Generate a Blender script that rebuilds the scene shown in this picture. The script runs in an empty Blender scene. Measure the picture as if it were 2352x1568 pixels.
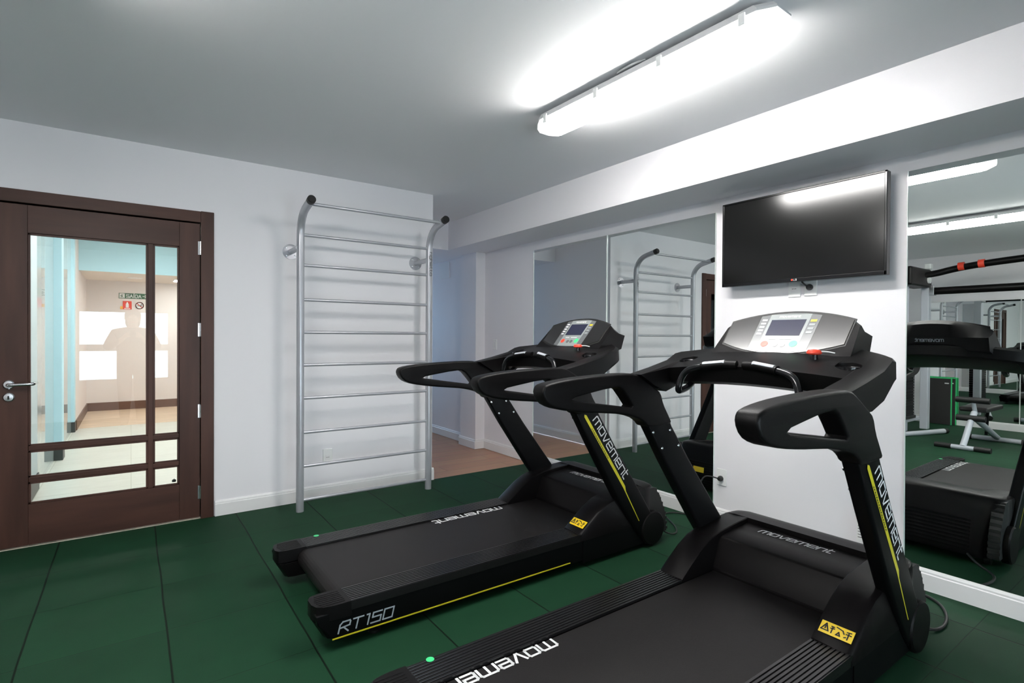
import bpy, bmesh, math, random
from mathutils import Vector, Matrix
random.seed(7)
scn = bpy.context.scene
COL = scn.collection
PI = math.pi

# ------------------------------------------------------------------ materials
def mat(name, color, rough=.5, metal=0., spec=.5, noise=None, bump=None, coat=0., emit=None, estr=0.):
    m = bpy.data.materials.new(name); m.use_nodes = True
    nt = m.node_tree; b = nt.nodes['Principled BSDF']
    b.inputs['Base Color'].default_value = (*color, 1)
    b.inputs['Roughness'].default_value = rough
    b.inputs['Metallic'].default_value = metal
    b.inputs['Specular IOR Level'].default_value = spec
    b.inputs['Coat Weight'].default_value = coat
    b.inputs['Coat Roughness'].default_value = .08
    if emit:
        b.inputs['Emission Color'].default_value = (*emit, 1)
        b.inputs['Emission Strength'].default_value = estr
    if noise or bump:
        tc = nt.nodes.new('ShaderNodeTexCoord')
    if noise:                       # (scale, amount, stretch)
        sc, amt, st = noise
        mp = nt.nodes.new('ShaderNodeMapping'); mp.inputs['Scale'].default_value = st
        nz = nt.nodes.new('ShaderNodeTexNoise'); nz.inputs['Scale'].default_value = sc; nz.inputs['Detail'].default_value = 5
        rp = nt.nodes.new('ShaderNodeMapRange')
        rp.inputs['From Min'].default_value = .3; rp.inputs['From Max'].default_value = .7
        rp.inputs['To Min'].default_value = 1 - amt; rp.inputs['To Max'].default_value = 1 + amt
        mx = nt.nodes.new('ShaderNodeVectorMath'); mx.operation = 'SCALE'
        mx.inputs[0].default_value = color
        nt.links.new(tc.outputs['Object'], mp.inputs['Vector']); nt.links.new(mp.outputs[0], nz.inputs['Vector'])
        nt.links.new(nz.outputs['Fac'], rp.inputs['Value']); nt.links.new(rp.outputs[0], mx.inputs['Scale'])
        nt.links.new(mx.outputs[0], b.inputs['Base Color'])
    if bump:
        sc, st = bump
        nz2 = nt.nodes.new('ShaderNodeTexNoise'); nz2.inputs['Scale'].default_value = sc; nz2.inputs['Detail'].default_value = 3
        bp = nt.nodes.new('ShaderNodeBump'); bp.inputs['Strength'].default_value = st; bp.inputs['Distance'].default_value = .002
        nt.links.new(tc.outputs['Object'], nz2.inputs['Vector']); nt.links.new(nz2.outputs['Fac'], bp.inputs['Height'])
        nt.links.new(bp.outputs[0], b.inputs['Normal'])
    return m

M = {}
M['wall'] = mat('wall_paint', (.835, .815, .84), .55, spec=.3, bump=(120, .05))
M['ceil'] = mat('ceiling_paint', (.86, .855, .87), .6, spec=.3, bump=(90, .04))
M['trim'] = mat('trim_paint', (.83, .82, .82), .35, spec=.4)
M['door'] = mat('dark_wood', (.062, .027, .019), .42, spec=.3, noise=(9, .35, (1, 1, .12)), bump=(60, .08))
M['doorh'] = mat('dark_wood_rail', (.062, .027, .019), .42, spec=.3, noise=(9, .35, (.12, 1, 1)), bump=(60, .08))
M['chrome'] = mat('satin_chrome', (.72, .72, .74), .22, metal=1.)
M['silver'] = mat('silver_paint', (.46, .465, .50), .26, metal=.35, spec=.6)
M['silverm'] = mat('machine_silver', (.56, .58, .63), .35, metal=.2, spec=.5)
M['blackp'] = mat('black_plastic', (.0034, .0029, .0031), .40, spec=.15, bump=(700, .25))
M['blackm'] = mat('black_powder_coat', (.0025, .0024, .0027), .42, spec=.12)
M['blackg'] = mat('black_gloss', (.006, .006, .007), .16, spec=.5)
M['hood'] = mat('hood_plastic', (.0044, .0036, .0038), .36, spec=.13, bump=(800, .2))
M['belt'] = mat('belt_rubber', (.0085, .0072, .0072), .46, spec=.24, bump=(500, .35))
M['rail'] = mat('ribbed_rail', (.0060, .0052, .0055), .27, spec=.5)
M['rubber'] = mat('black_rubber', (.012, .012, .012), .5, spec=.4)
M['white'] = mat('white_plastic', (.84, .84, .83), .35)
M['whiteink'] = mat('white_ink', (.82, .82, .82), .5)
M['greyink'] = mat('grey_ink', (.36, .40, .44), .45)
M['yellow'] = mat('yellow_vinyl', (.62, .55, .02), .4)
M['sticker'] = mat('sticker_yellow', (.85, .58, .015), .3)
M['ink'] = mat('black_ink', (.01, .01, .01), .6)
M['red'] = mat('red_plastic', (.75, .06, .03), .35)
M['green'] = mat('green_vinyl', (.05, .62, .22), .4)
M['greenpad'] = mat('green_edge', (.02, .42, .13), .55)
M['darkfoam'] = mat('dark_vinyl', (.02, .018, .018), .5)
M['lcd'] = mat('lcd_glass', (.018, .02, .045), .12, spec=.6)
M['keypad'] = mat('keypad_grey', (.12, .125, .13), .2, spec=.9)
M['keypadl'] = mat('keypad_light', (.27, .29, .29), .2, spec=.9)
M['dispglass'] = mat('display_gloss', (.010, .009, .009), .16, spec=1.)
M['tvscreen'] = mat('tv_panel', (.0045, .0042, .004), .15, spec=.6)
M['tvscreen'].node_tree.nodes['Principled BSDF'].inputs['IOR'].default_value = 1.48
M['hallw'] = mat('hall_wall', (.74, .68, .66), .6)
M['hallblue'] = mat('hall_pale_blue', (.45, .68, .77), .6)  # one even pale blue for the hall posts and beam
M['hallceil'] = mat('hall_ceiling', (.74, .66, .58), .6)
M['brownbase'] = mat('brown_skirting', (.13, .06, .035), .45)
M['darkbase'] = mat('dark_skirting', (.03, .03, .032), .45)
M['backglass'] = mat('glass_panel', (.42, .50, .52), .03, spec=.9)
M['signgreen'] = mat('sign_green', (.03, .12, .05), .5)
M['signred'] = mat('sign_red', (.75, .06, .03), .5)
M['orange'] = mat('sign_orange', (.85, .45, .06), .5)
M['stone'] = mat('threshold_stone', (.55, .50, .40), .5, noise=(30, .2, (1, 1, 1)))
M['alu'] = mat('window_aluminium', (.6, .6, .62), .4, metal=.5)
M['skin'] = mat('skin', (.50, .30, .22), .5)
M['shirt'] = mat('dark_shirt', (.03, .03, .04), .8)
M['trouser'] = mat('dark_trousers', (.02, .025, .045), .8)
M['hair'] = mat('dark_hair', (.012, .009, .007), .6)
M['dust'] = mat('light_speck', (.8, .8, .8), .6)

def glossmat(name, col, rough=.0):
    m = bpy.data.materials.new(name); m.use_nodes = True
    nt = m.node_tree; nt.nodes.remove(nt.nodes['Principled BSDF'])
    g = nt.nodes.new('ShaderNodeBsdfGlossy'); g.inputs['Color'].default_value = (*col, 1); g.inputs['Roughness'].default_value = rough
    nt.links.new(g.outputs[0], nt.nodes['Material Output'].inputs['Surface'])
    return m
M['mirror'] = glossmat('mirror_silver', (.86, .895, .875))
M['mirroredge'] = mat('mirror_edge', (.75, .80, .78), .15, spec=.8)

def panemat(name, tint, refl):
    m = bpy.data.materials.new(name); m.use_nodes = True
    nt = m.node_tree; nt.nodes.remove(nt.nodes['Principled BSDF'])
    t = nt.nodes.new('ShaderNodeBsdfTransparent'); t.inputs['Color'].default_value = (*tint, 1)
    g = nt.nodes.new('ShaderNodeBsdfGlossy'); g.inputs['Roughness'].default_value = 0; g.inputs['Color'].default_value = (.9, .97, 1, 1)
    fr = nt.nodes.new('ShaderNodeFresnel'); fr.inputs['IOR'].default_value = refl
    mx = nt.nodes.new('ShaderNodeMixShader')
    nt.links.new(fr.outputs[0], mx.inputs['Fac']); nt.links.new(t.outputs[0], mx.inputs[1]); nt.links.new(g.outputs[0], mx.inputs[2])
    nt.links.new(mx.outputs[0], nt.nodes['Material Output'].inputs['Surface'])
    return m
M['pane'] = panemat('clear_pane', (.93, .96, .95), 1.5)
M['doorpane'] = panemat('door_pane', (.92, .96, .95), 1.62)

def emitmat(name, col, s):
    m = bpy.data.materials.new(name); m.use_nodes = True
    nt = m.node_tree; nt.nodes.remove(nt.nodes['Principled BSDF'])
    e = nt.nodes.new('ShaderNodeEmission'); e.inputs['Color'].default_value = (*col, 1); e.inputs['Strength'].default_value = s
    nt.links.new(e.outputs[0], nt.nodes['Material Output'].inputs['Surface'])
    return m
LAMP = 44.0
M['lampglow'] = emitmat('lamp_diffuser_lit', (1., .985, .96), LAMP)
M['lampend'] = mat('lamp_diffuser_end', (.85, .85, .86), .2, emit=(1, .99, .97), estr=1.1)
M['lampbody'] = mat('lamp_body', (.55, .55, .56), .4)
M['downlight'] = emitmat('downlight_lit', (1, .93, .82), 40)
M['hallfill'] = emitmat('hall_fill_lit', (1, .97, .94), 30)  # glow of the added hall fill panels
M['led'] = emitmat('led_red', (1, .15, .1), .8)

# rubber tile floor with joints
def floor_mat():
    m = bpy.data.materials.new('green_rubber_tiles'); m.use_nodes = True
    nt = m.node_tree; b = nt.nodes['Principled BSDF']; L = nt.links; N = nt.nodes
    tc = N.new('ShaderNodeTexCoord'); sx = N.new('ShaderNodeSeparateXYZ'); L.new(tc.outputs['Object'], sx.inputs[0])
    def M_(op, a, b_=None, c=None):
        n = N.new('ShaderNodeMath'); n.operation = op
        for i, v in enumerate((a, b_, c)):
            if v is None: continue
            if isinstance(v, (int, float)): n.inputs[i].default_value = v
            else: L.new(v, n.inputs[i])
        return n.outputs[0]
    wob = N.new('ShaderNodeTexNoise'); wob.inputs['Scale'].default_value = 1.3; L.new(tc.outputs['Object'], wob.inputs['Vector'])
    w = M_('MULTIPLY', M_('SUBTRACT', wob.outputs['Fac'], .5), .022)
    fx = M_('DIVIDE', M_('ADD', M_('SUBTRACT', sx.outputs[0], -.35), w), .474)
    fy = M_('DIVIDE', M_('ADD', M_('SUBTRACT', sx.outputs[1], .70), w), .4925)
    def edge(f, pitch):
        fr = M_('FRACT', f); d = M_('MINIMUM', fr, M_('SUBTRACT', 1, fr)); return M_('MULTIPLY', d, pitch)
    dx, dy = edge(fx, .474), edge(fy, .4925)
    # joints along y (x=const) are wider than the tight cross joints
    jx = N.new('ShaderNodeMapRange'); jx.inputs['From Min'].default_value = .0015; jx.inputs['From Max'].default_value = .005; L.new(dx, jx.inputs['Value'])
    jy = N.new('ShaderNodeMapRange'); jy.inputs['From Min'].default_value = .0006; jy.inputs['From Max'].default_value = .003
    jy.inputs['To Min'].default_value = .45; L.new(dy, jy.inputs['Value'])
    j = M_('MULTIPLY', jx.outputs[0], jy.outputs[0])
    # per-tile tone
    cx, cy = M_('FLOOR', fx), M_('FLOOR', fy)
    cmb = N.new('ShaderNodeCombineXYZ'); L.new(cx, cmb.inputs[0]); L.new(cy, cmb.inputs[1])
    wn = N.new('ShaderNodeTexWhiteNoise'); L.new(cmb.outputs[0], wn.inputs['Vector'])
    nz = N.new('ShaderNodeTexNoise'); nz.inputs['Scale'].default_value = 380; nz.inputs['Detail'].default_value = 2; L.new(tc.outputs['Object'], nz.inputs['Vector'])
    nz2 = N.new('ShaderNodeTexNoise'); nz2.inputs['Scale'].default_value = 4; nz2.inputs['Detail'].default_value = 6; L.new(tc.outputs['Object'], nz2.inputs['Vector'])
    v = M_('ADD', M_('ADD', M_('MULTIPLY', wn.outputs['Value'], .22), M_('MULTIPLY', nz.outputs['Fac'], .7)), M_('MULTIPLY', nz2.outputs['Fac'], .5))
    v = M_('MULTIPLY', M_('ADD', v, .32), M_('MAXIMUM', j, .12))
    sc = N.new('ShaderNodeVectorMath'); sc.operation = 'SCALE'; sc.inputs[0].default_value = (.0066, .0375, .0165); L.new(v, sc.inputs['Scale'])
    L.new(sc.outputs[0], b.inputs['Base Color'])
    b.inputs['Roughness'].default_value = .7; b.inputs['Specular IOR Level'].default_value = .14
    bp = N.new('ShaderNodeBump'); bp.inputs['Strength'].default_value = .35; bp.inputs['Distance'].default_value = .003
    L.new(M_('ADD', M_('MULTIPLY', nz.outputs['Fac'], .25), j), bp.inputs['Height']); L.new(bp.outputs[0], b.inputs['Normal'])
    return m
M['floor'] = floor_mat()

def plank_mat():
    m = bpy.data.materials.new('laminate_planks'); m.use_nodes = True
    nt = m.node_tree; b = nt.nodes['Principled BSDF']; L = nt.links; N = nt.nodes
    tc = N.new('ShaderNodeTexCoord')
    br = N.new('ShaderNodeTexBrick'); br.inputs['Scale'].default_value = 1
    br.inputs['Color1'].default_value = (.62, .33, .20, 1); br.inputs['Color2'].default_value = (.54, .28, .17, 1); br.inputs['Mortar'].default_value = (.12, .06, .04, 1)
    br.inputs['Mortar Size'].default_value = .0015; br.inputs['Brick Width'].default_value = 1.2; br.inputs['Row Height'].default_value = .19
    L.new(tc.outputs['Object'], br.inputs['Vector'])
    mp = N.new('ShaderNodeMapping'); mp.inputs['Scale'].default_value = (2, 40, 1); L.new(tc.outputs['Object'], mp.inputs['Vector'])
    nz = N.new('ShaderNodeTexNoise'); nz.inputs['Scale'].default_value = 2; nz.inputs['Detail'].default_value = 6; L.new(mp.outputs[0], nz.inputs['Vector'])
    mx = N.new('ShaderNodeMix'); mx.data_type = 'RGBA'; mx.blend_type = 'MULTIPLY'; mx.inputs['Factor'].default_value = .5
    L.new(br.outputs['Color'], mx.inputs['A']); L.new(nz.outputs['Color'], mx.inputs['B']); 
    L.new(mx.outputs['Result'], b.inputs['Base Color']); b.inputs['Roughness'].default_value = .4
    return m
M['plank'] = plank_mat()

def halltile_mat():
    m = bpy.data.materials.new('hall_tiles'); m.use_nodes = True
    nt = m.node_tree; b = nt.nodes['Principled BSDF']; L = nt.links; N = nt.nodes
    tc = N.new('ShaderNodeTexCoord')
    br = N.new('ShaderNodeTexBrick'); br.offset = 0; br.inputs['Scale'].default_value = 1
    br.inputs['Color1'].default_value = (.66, .665, .61, 1); br.inputs['Color2'].default_value = (.62, .625, .575, 1); br.inputs['Mortar'].default_value = (.45, .46, .4, 1)
    br.inputs['Mortar Size'].default_value = .003; br.inputs['Brick Width'].default_value = .6; br.inputs['Row Height'].default_value = .6
    L.new(tc.outputs['Object'], br.inputs['Vector'])
    mp = N.new('ShaderNodeMapping'); mp.inputs['Scale'].default_value = (1.2, 9, 1); L.new(tc.outputs['Object'], mp.inputs['Vector'])
    nz = N.new('ShaderNodeTexNoise'); nz.inputs['Scale'].default_value = 3; nz.inputs['Detail'].default_value = 5; L.new(mp.outputs[0], nz.inputs['Vector'])
    rp = N.new('ShaderNodeMapRange'); rp.inputs['To Min'].default_value = .8; rp.inputs['To Max'].default_value = 1.15; L.new(nz.outputs['Fac'], rp.inputs['Value'])
    s = N.new('ShaderNodeVectorMath'); s.operation = 'SCALE'; L.new(br.outputs['Color'], s.inputs[0]); L.new(rp.outputs[0], s.inputs['Scale'])
    L.new(s.outputs[0], b.inputs['Base Color']); b.inputs['Roughness'].default_value = .3
    return m
M['halltile'] = halltile_mat()

# ------------------------------------------------------------------ mesh builder
class MB:
    def __init__(s): s.v = []; s.f = []
    def add(s, vs, fs):
        o = len(s.v); s.v += [tuple(map(float, p)) for p in vs]; s.f += [tuple(i + o for i in f) for f in fs]; return s
    def box(s, x0, x1, y0, y1, z0, z1):
        vs = [(x, y, z) for x in (x0, x1) for y in (y0, y1) for z in (z0, z1)]
        return s.add(vs, [(0, 1, 3, 2), (4, 6, 7, 5), (0, 4, 5, 1), (2, 3, 7, 6), (0, 2, 6, 4), (1, 5, 7, 3)])
    def prism(s, pts, plane, a, b):        # 2D polygon extruded along the third axis
        P = {'xz': lambda p, t: (p[0], t, p[1]), 'xy': lambda p, t: (p[0], p[1], t), 'yz': lambda p, t: (t, p[0], p[1])}[plane]
        n = len(pts)
        vs = [P(p, a) for p in pts] + [P(p, b) for p in pts]
        fs = [tuple(range(n))[::-1], tuple(range(n, 2 * n))] + [(i, (i + 1) % n, n + (i + 1) % n, n + i) for i in range(n)]
        return s.add(vs, fs)
    def loft(s, rings, cap=True):
        n = len(rings[0]); vs = [p for r in rings for p in r]; fs = []
        for k in range(len(rings) - 1):
            for i in range(n):
                j = (i + 1) % n
                fs.append((k * n + i, k * n + j, (k + 1) * n + j, (k + 1) * n + i))
        if cap: fs += [tuple(range(n))[::-1], tuple(range((len(rings) - 1) * n, len(rings) * n))]
        return s.add(vs, fs)
    def tube(s, path, r, n=16, closed=False, cap=True):
        P = [Vector(p) for p in path]; m = len(P); rings = []
        rr = r if isinstance(r, (list, tuple)) else [r] * m
        t0 = (P[1] - P[0]).normalized(); up = Vector((0, 0, 1)) if abs(t0.z) < .9 else Vector((1, 0, 0))
        nrm = t0.cross(up).normalized()
        for i in range(m):
            a = P[max(i - 1, 0)]; b = P[min(i + 1, m - 1)]
            t = (b - a).normalized(); nrm = (nrm - t * nrm.dot(t)).normalized(); bi = t.cross(nrm)
            rings.append([tuple(P[i] + (nrm * math.cos(2 * PI * k / n) + bi * math.sin(2 * PI * k / n)) * rr[i]) for k in range(n)])
        return s.loft(rings, cap)
    def cyl(s, a, b, r, n=24, r2=None):
        return s.tube([a, b], [r, r if r2 is None else r2], n)
    def lathe(s, prof, c, n=28, axis=(0, 0, 1)):   # prof: (radius, height)
        ax = Vector(axis).normalized(); e1 = ax.orthogonal().normalized(); e2 = ax.cross(e1); c = Vector(c)
        rings = [[tuple(c + ax * h + (e1 * math.cos(2 * PI * k / n) + e2 * math.sin(2 * PI * k / n)) * max(r, 1e-5)) for k in range(n)] for r, h in prof]
        return s.loft(rings, True)
    def quad(s, a, b, c, d): return s.add([a, b, c, d], [(0, 1, 2, 3)])
    def move(s, d):
        s.v = [(p[0] + d[0], p[1] + d[1], p[2] + d[2]) for p in s.v]; return s
    def mirror_y(s):
        s.v = [(p[0], -p[1], p[2]) for p in s.v]; s.f = [f[::-1] for f in s.f]; return s
    def build(s, name, material, parent=None, bevel=0, seg=2, smooth=False, angle=35):
        me = bpy.data.meshes.new(name); me.from_pydata(s.v, [], s.f); me.update()
        bm = bmesh.new(); bm.from_mesh(me); bmesh.ops.recalc_face_normals(bm, faces=bm.faces); bm.to_mesh(me); bm.free()
        return finish(name, me, material, parent, bevel, seg, smooth, angle)

def finish(name, me, material, parent=None, bevel=0, seg=2, smooth=False, angle=35):
    if material is not None:
        me.materials.clear(); me.materials.append(material)
    o = bpy.data.objects.new(name, me); COL.objects.link(o)
    if parent: o.parent = parent
    if smooth or bevel:
        for p in me.polygons: p.use_smooth = True
        me.set_sharp_from_angle(angle=math.radians(angle))
    if bevel:
        b = o.modifiers.new('bevel', 'BEVEL'); b.width = bevel; b.segments = seg; b.limit_method = 'ANGLE'; b.angle_limit = math.radians(35)
        b.harden_normals = True
    return o

def evaluated_mesh(o):
    dg = bpy.context.evaluated_depsgraph_get(); dg.update()
    return bpy.data.meshes.new_from_object(o.evaluated_get(dg))

def curve_slab(name, loops, center, half, bevel, material, parent, axis='y', seg=3):
    """outline (x,z) loops with holes, thickness along y, rounded edges"""
    cu = bpy.data.curves.new(name, 'CURVE'); cu.dimensions = '2D'; cu.fill_mode = 'BOTH'
    for lp in loops:
        sp = cu.splines.new('POLY'); sp.points.add(len(lp) - 1); sp.use_cyclic_u = True
        for p, q in zip(sp.points, lp): p.co = (q[0], q[1], 0, 1)
    cu.extrude = half - bevel; cu.bevel_depth = bevel; cu.bevel_resolution = seg; cu.offset = -bevel
    t = bpy.data.objects.new('tmp', cu); COL.objects.link(t)
    me = evaluated_mesh(t); bpy.data.objects.remove(t); bpy.data.curves.remove(cu)
    me.name = name
    for v in me.vertices:
        x, z, y = v.co; v.co = (x, center + y, z)
    bm = bmesh.new(); bm.from_mesh(me); bmesh.ops.remove_doubles(bm, verts=bm.verts, dist=1e-5); bmesh.ops.recalc_face_normals(bm, faces=bm.faces); bm.to_mesh(me); bm.free()
    return finish(name, me, material, parent, 0, 2, True, 40)

def boolean(o, cutters):
    for c in cutters:
        md = o.modifiers.new('cut', 'BOOLEAN'); md.object = c; md.operation = 'DIFFERENCE'; md.solver = 'EXACT'
    me = evaluated_mesh(o); o.modifiers.clear(); old = o.data; o.data = me
    for c in cutters: bpy.data.objects.remove(c)

def smooth_loop(pts, n=3):
    """Chaikin corner cutting of a closed polygon"""
    for _ in range(n):
        q = []
        for i in range(len(pts)):
            a, b = pts[i], pts[(i + 1) % len(pts)]
            q += [(a[0] * .75 + b[0] * .25, a[1] * .75 + b[1] * .25), (a[0] * .25 + b[0] * .75, a[1] * .25 + b[1] * .75)]
        pts = q
    return pts
def smooth_path(pts, n=3):
    pts = [Vector(p) for p in pts]
    for _ in range(n):
        q = [pts[0]]
        for a, b in zip(pts, pts[1:]): q += [a * .75 + b * .25, a * .25 + b * .75]
        pts = q + [pts[-1]]
    return [tuple(p) for p in pts]

def empty(name, loc=(0, 0, 0)):
    o = bpy.data.objects.new(name, None); COL.objects.link(o); o.location = loc; o.empty_display_size = .1; return o
def tag(o, label=None, cat=None, group=None, kind=None):
    if label: o['label'] = label
    if cat: o['category'] = cat
    if group: o['group'] = group
    if kind: o['kind'] = kind
    return o
def structure(o, label=None):
    o['kind'] = 'structure'
    if label: o['label'] = label
    return o
def thing(name, label, cat, loc=(0, 0, 0), group=None):
    return tag(empty(name, loc), label, cat, group)
def copy_tree(o, parent=None):
    c = o.copy(); COL.objects.link(c); c.parent = parent
    for ch in list(o.children): copy_tree(ch, c)
    return c

# ------------------------------------------------------------------ stroke lettering (squared techno letters)
G = {
 'm': [[(0, 0), (0, .85), (.15, 1), (1.5, 1), (1.65, .85), (1.65, 0)], [(.82, 1), (.82, 0)]],
 'o': [[(.12, 0), (0, .12), (0, .88), (.12, 1), (.98, 1), (1.1, .88), (1.1, .12), (.98, 0), (.12, 0)]],
 'v': [[(0, 1), (.42, 0), (.6, 0), (1.1, 1)]],
 'e': [[(1.1, 0), (.12, 0), (0, .12), (0, .88), (.12, 1), (.98, 1), (1.1, .88), (1.1, .5), (0, .5)]],
 'n': [[(0, 0), (0, 1), (.98, 1), (1.1, .88), (1.1, 0)]],
 't': [[(.1, 1.35), (.1, .12), (.22, 0), (.7, 0)], [(0, 1), (.65, 1)]],
 'r': [[(0, 0), (0, 1), (.6, 1)]], 'i': [[(.05, 0), (.05, 1)], [(.05, 1.25), (.05, 1.4)]],
 'g': [[(1, 0), (0, 0), (0, 1), (1, 1), (1, -.4), (0, -.4)]], 'h': [[(0, 0), (0, 1.4)], [(0, 1), (1, 1), (1, 0)]],
 'R': [[(0, 0), (0, .75), (.25, 1), (1.05, 1), (1.15, .88), (1.15, .55), (.1, .45), (.5, .45), (1.1, 0)]],
 'T': [[(0, 1), (1.15, 1)], [(.55, 1), (.55, 0)]], '1': [[(.1, 1), (.4, 1), (.4, 0)]],
 '5': [[(1.1, 1), (.05, 1), (.05, .55), (1.1, .55), (1.1, 0), (0, 0)]],
 '0': [[(0, 0), (0, 1), (1.15, 1), (1.15, 0), (0, 0)]],
 'S': [[(1, 1), (0, 1), (0, .5), (1, .5), (1, 0), (0, 0)]], 'A': [[(0, 0), (.5, 1), (1, 0)], [(.22, .4), (.78, .4)]],
 'I': [[(.1, 0), (.1, 1)], [(.1, 1.15), (.25, 1.4)]], 'D': [[(0, 0), (0, 1), (.7, 1), (1, .7), (1, .3), (.7, 0), (0, 0)]],
 'L': [[(0, 1), (0, 0), (.8, 0)]], 'G': [[(1, 1), (0, 1), (0, 0), (1, 0), (1, .5), (.5, .5)]],
 '>': [[(0, .5), (1.1, .5)], [(.65, .95), (1.1, .5), (.65, .05)]], '!': [[(.1, .35), (.1, 1)], [(.1, 0), (.1, .12)]],
}
W = {'m': 1.65, 'o': 1.1, 'v': 1.1, 'e': 1.1, 'n': 1.1, 't': .7, 'r': .6, 'i': .1, 'g': 1, 'h': 1, 'R': 1.15, 'T': 1.15, '1': .45, '5': 1.1, '0': 1.15, 'S': 1, 'A': 1, 'I': .25, 'D': 1, 'L': .8, 'G': 1, '>': 1.1, '!': .2}
def ribbon(mb, pts, w, put):
    for a, b in zip(pts, pts[1:]):
        dx, dy = b[0] - a[0], b[1] - a[1]; l = math.hypot(dx, dy) or 1
        dx, dy = dx / l * w / 2, dy / l * w / 2
        c = [(a[0] - dx - dy, a[1] - dy + dx), (a[0] - dx + dy, a[1] - dy - dx), (b[0] + dx + dy, b[1] + dy - dx), (b[0] + dx - dy, b[1] + dy + dx)]
        mb.add([put(*p) for p in c], [(0, 1, 2, 3)])
def lettering(text, origin, right, up, length, height=None, weight=.18, slant=0., gap=.35):
    """letters starting at origin, running along right for the given length, lowercase height along up"""
    R_, U_ = Vector(right).normalized(), Vector(up).normalized(); O = Vector(origin); N_ = R_.cross(U_) * .0012
    tot = sum(W[c] for c in text) + gap * (len(text) - 1)
    k = length / tot; hh = height or k
    mb = MB(); x = 0
    for c in text:
        for st in G[c]:
            pts = [((x + p[0]) * k + slant * p[1] * hh, p[1] * hh) for p in st]
            ribbon(mb, pts, weight * min(k, hh) * 1.0, lambda a, b: tuple(O + R_ * a + U_ * b + N_))
        x += W[c] + gap
    return mb
def ribbons(strokes, origin, right, up, w, lift=.0012):
    R_, U_ = Vector(right).normalized(), Vector(up).normalized(); O = Vector(origin); N_ = R_.cross(U_) * lift
    mb = MB()
    for st in strokes: ribbon(mb, st, w, lambda a, b: tuple(O + R_ * a + U_ * b + N_))
    return mb
def plate(pts, origin, right, up, lift=.001):
    R_, U_ = Vector(right).normalized(), Vector(up).normalized(); O = Vector(origin); N_ = R_.cross(U_) * lift
    return MB().add([tuple(O + R_ * a + U_ * b + N_) for a, b in pts], [tuple(range(len(pts)))])
def disc_pts(cx, cy, r, n=20): return [(cx + r * math.cos(2 * PI * i / n), cy + r * math.sin(2 * PI * i / n)) for i in range(n)]

# ------------------------------------------------------------------ camera
yaw, pitch, roll, F = .95, -.0091, .0060, 1223.9
f_ = Vector((math.cos(pitch) * math.cos(yaw), math.cos(pitch) * math.sin(yaw), math.sin(pitch)))
r_ = Vector((math.sin(yaw), -math.cos(yaw), 0)); u_ = r_.cross(f_)
c_, s_ = math.cos(roll), math.sin(roll)
r2, u2 = r_ * c_ + u_ * s_, u_ * c_ - r_ * s_
cam = bpy.data.cameras.new('camera'); cam.sensor_width = 36; cam.lens = F / 2352 * 36; cam.clip_start = .02
co = bpy.data.objects.new('camera', cam); COL.objects.link(co)
co.matrix_world = Matrix(((r2.x, u2.x, -f_.x, 0), (r2.y, u2.y, -f_.y, 0), (r2.z, u2.z, -f_.z, 1.25), (0, 0, 0, 1)))
scn.camera = co

# ------------------------------------------------------------------ room shell
YW, XE, H, XM, XB, ZB = 4.176, 2.134, 2.476, 3.227, 2.802, 2.185
XR, YN = -3.337, -1.5            # rear wall and near (window) wall
DX0, DX1, DZ = -.625, .385, 2.008   # door opening
structure(MB().box(XR - .15, XM + .15, YN - .15, YW, -.1, 0).build('floor', M['floor']), 'dark green rubber tile floor with thin joints')
structure(MB().box(XE - .0, XM + .15, YW, 8.0, -.1, -.004).build('floor_passage', M['plank']), 'brown laminate plank floor of the side passage')
structure(MB().box(-.75, 1.35, YW + .14, 11.1, -.1, 0).build('floor_hall', M['halltile']), 'pale hall tiles beyond the glazed door')
structure(MB().box(DX0, DX1, YW + .0, YW + .14, -.1, .004).build('threshold', M['stone']), 'beige stone strip under the door')
structure(MB().box(XR - .15, XM + .15, YN - .15, 5.13, H, H + .1).build('ceiling', M['ceil']), 'smooth pale grey ceiling')
# left wall with the door opening
w = MB(); T = .14
w.box(XR, DX0, YW, YW + T, 0, H); w.box(DX1, XE, YW, YW + T, 0, H); w.box(DX0, DX1, YW, YW + T, DZ, H)
structure(w.build('wall_left', M['wall']), 'white wall holding the door and the wall bars')
structure(MB().box(XE - .14, XE, YW + T, 8.0, 0, H).build('wall_passage', M['wall']), 'wall of the side passage')
# right wall with mirrors set flush
w = MB().box(XM + .004, XM + .14, 1.047, 5.05, 0, H).box(XM + .004, XM + .14, YN, 1.047, 2.105, H).box(XM + .012, XM + .14, YN, 1.047, 0, 2.105)
structure(w.build('wall_right', M['wall']), 'white wall with mirrors and the television')
structure(MB().box(3.112, XM + .14, 5.045, 5.375, 0, ZB + .05).build('column', M['wall'], bevel=.004), 'white pilaster in the side passage')
structure(MB().box(3.20, XM + .14, 5.375, 8.0, 0, ZB + .05).build('wall_passage_right', M['wall']), 'passage wall lit blue by daylight')
structure(MB().box(XB, XM + .14, YN, 5.12, ZB, H).build('beam_right', M['wall']), 'long white boxed beam above the mirrors')
structure(MB().box(XE, XM + .14, 5.12, 8.0, ZB, H).build('ceiling_passage', M['wall']), 'lowered ceiling of the side passage')
w = MB().box(XE, 2.42, 8.0, 8.14, 0, ZB).box(2.90, XM + .14, 8.0, 8.14, 0, ZB).box(2.42, 2.90, 8.0, 8.14, 0, .8).box(2.42, 2.90, 8.0, 8.14, 1.9, ZB)
structure(w.build('wall_passage_end', M['wall']))
t = empty('window_2'); structure(t, 'window at the end of the side passage')
MB().box(2.42, 2.45, 8.02, 8.07, .8, 1.9).box(2.87, 2.90, 8.02, 8.07, .8, 1.9).box(2.45, 2.87, 8.02, 8.07, .8, .83).box(2.45, 2.87, 8.02, 8.07, 1.87, 1.9).build('window_frame', M['alu'], t)
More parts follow.
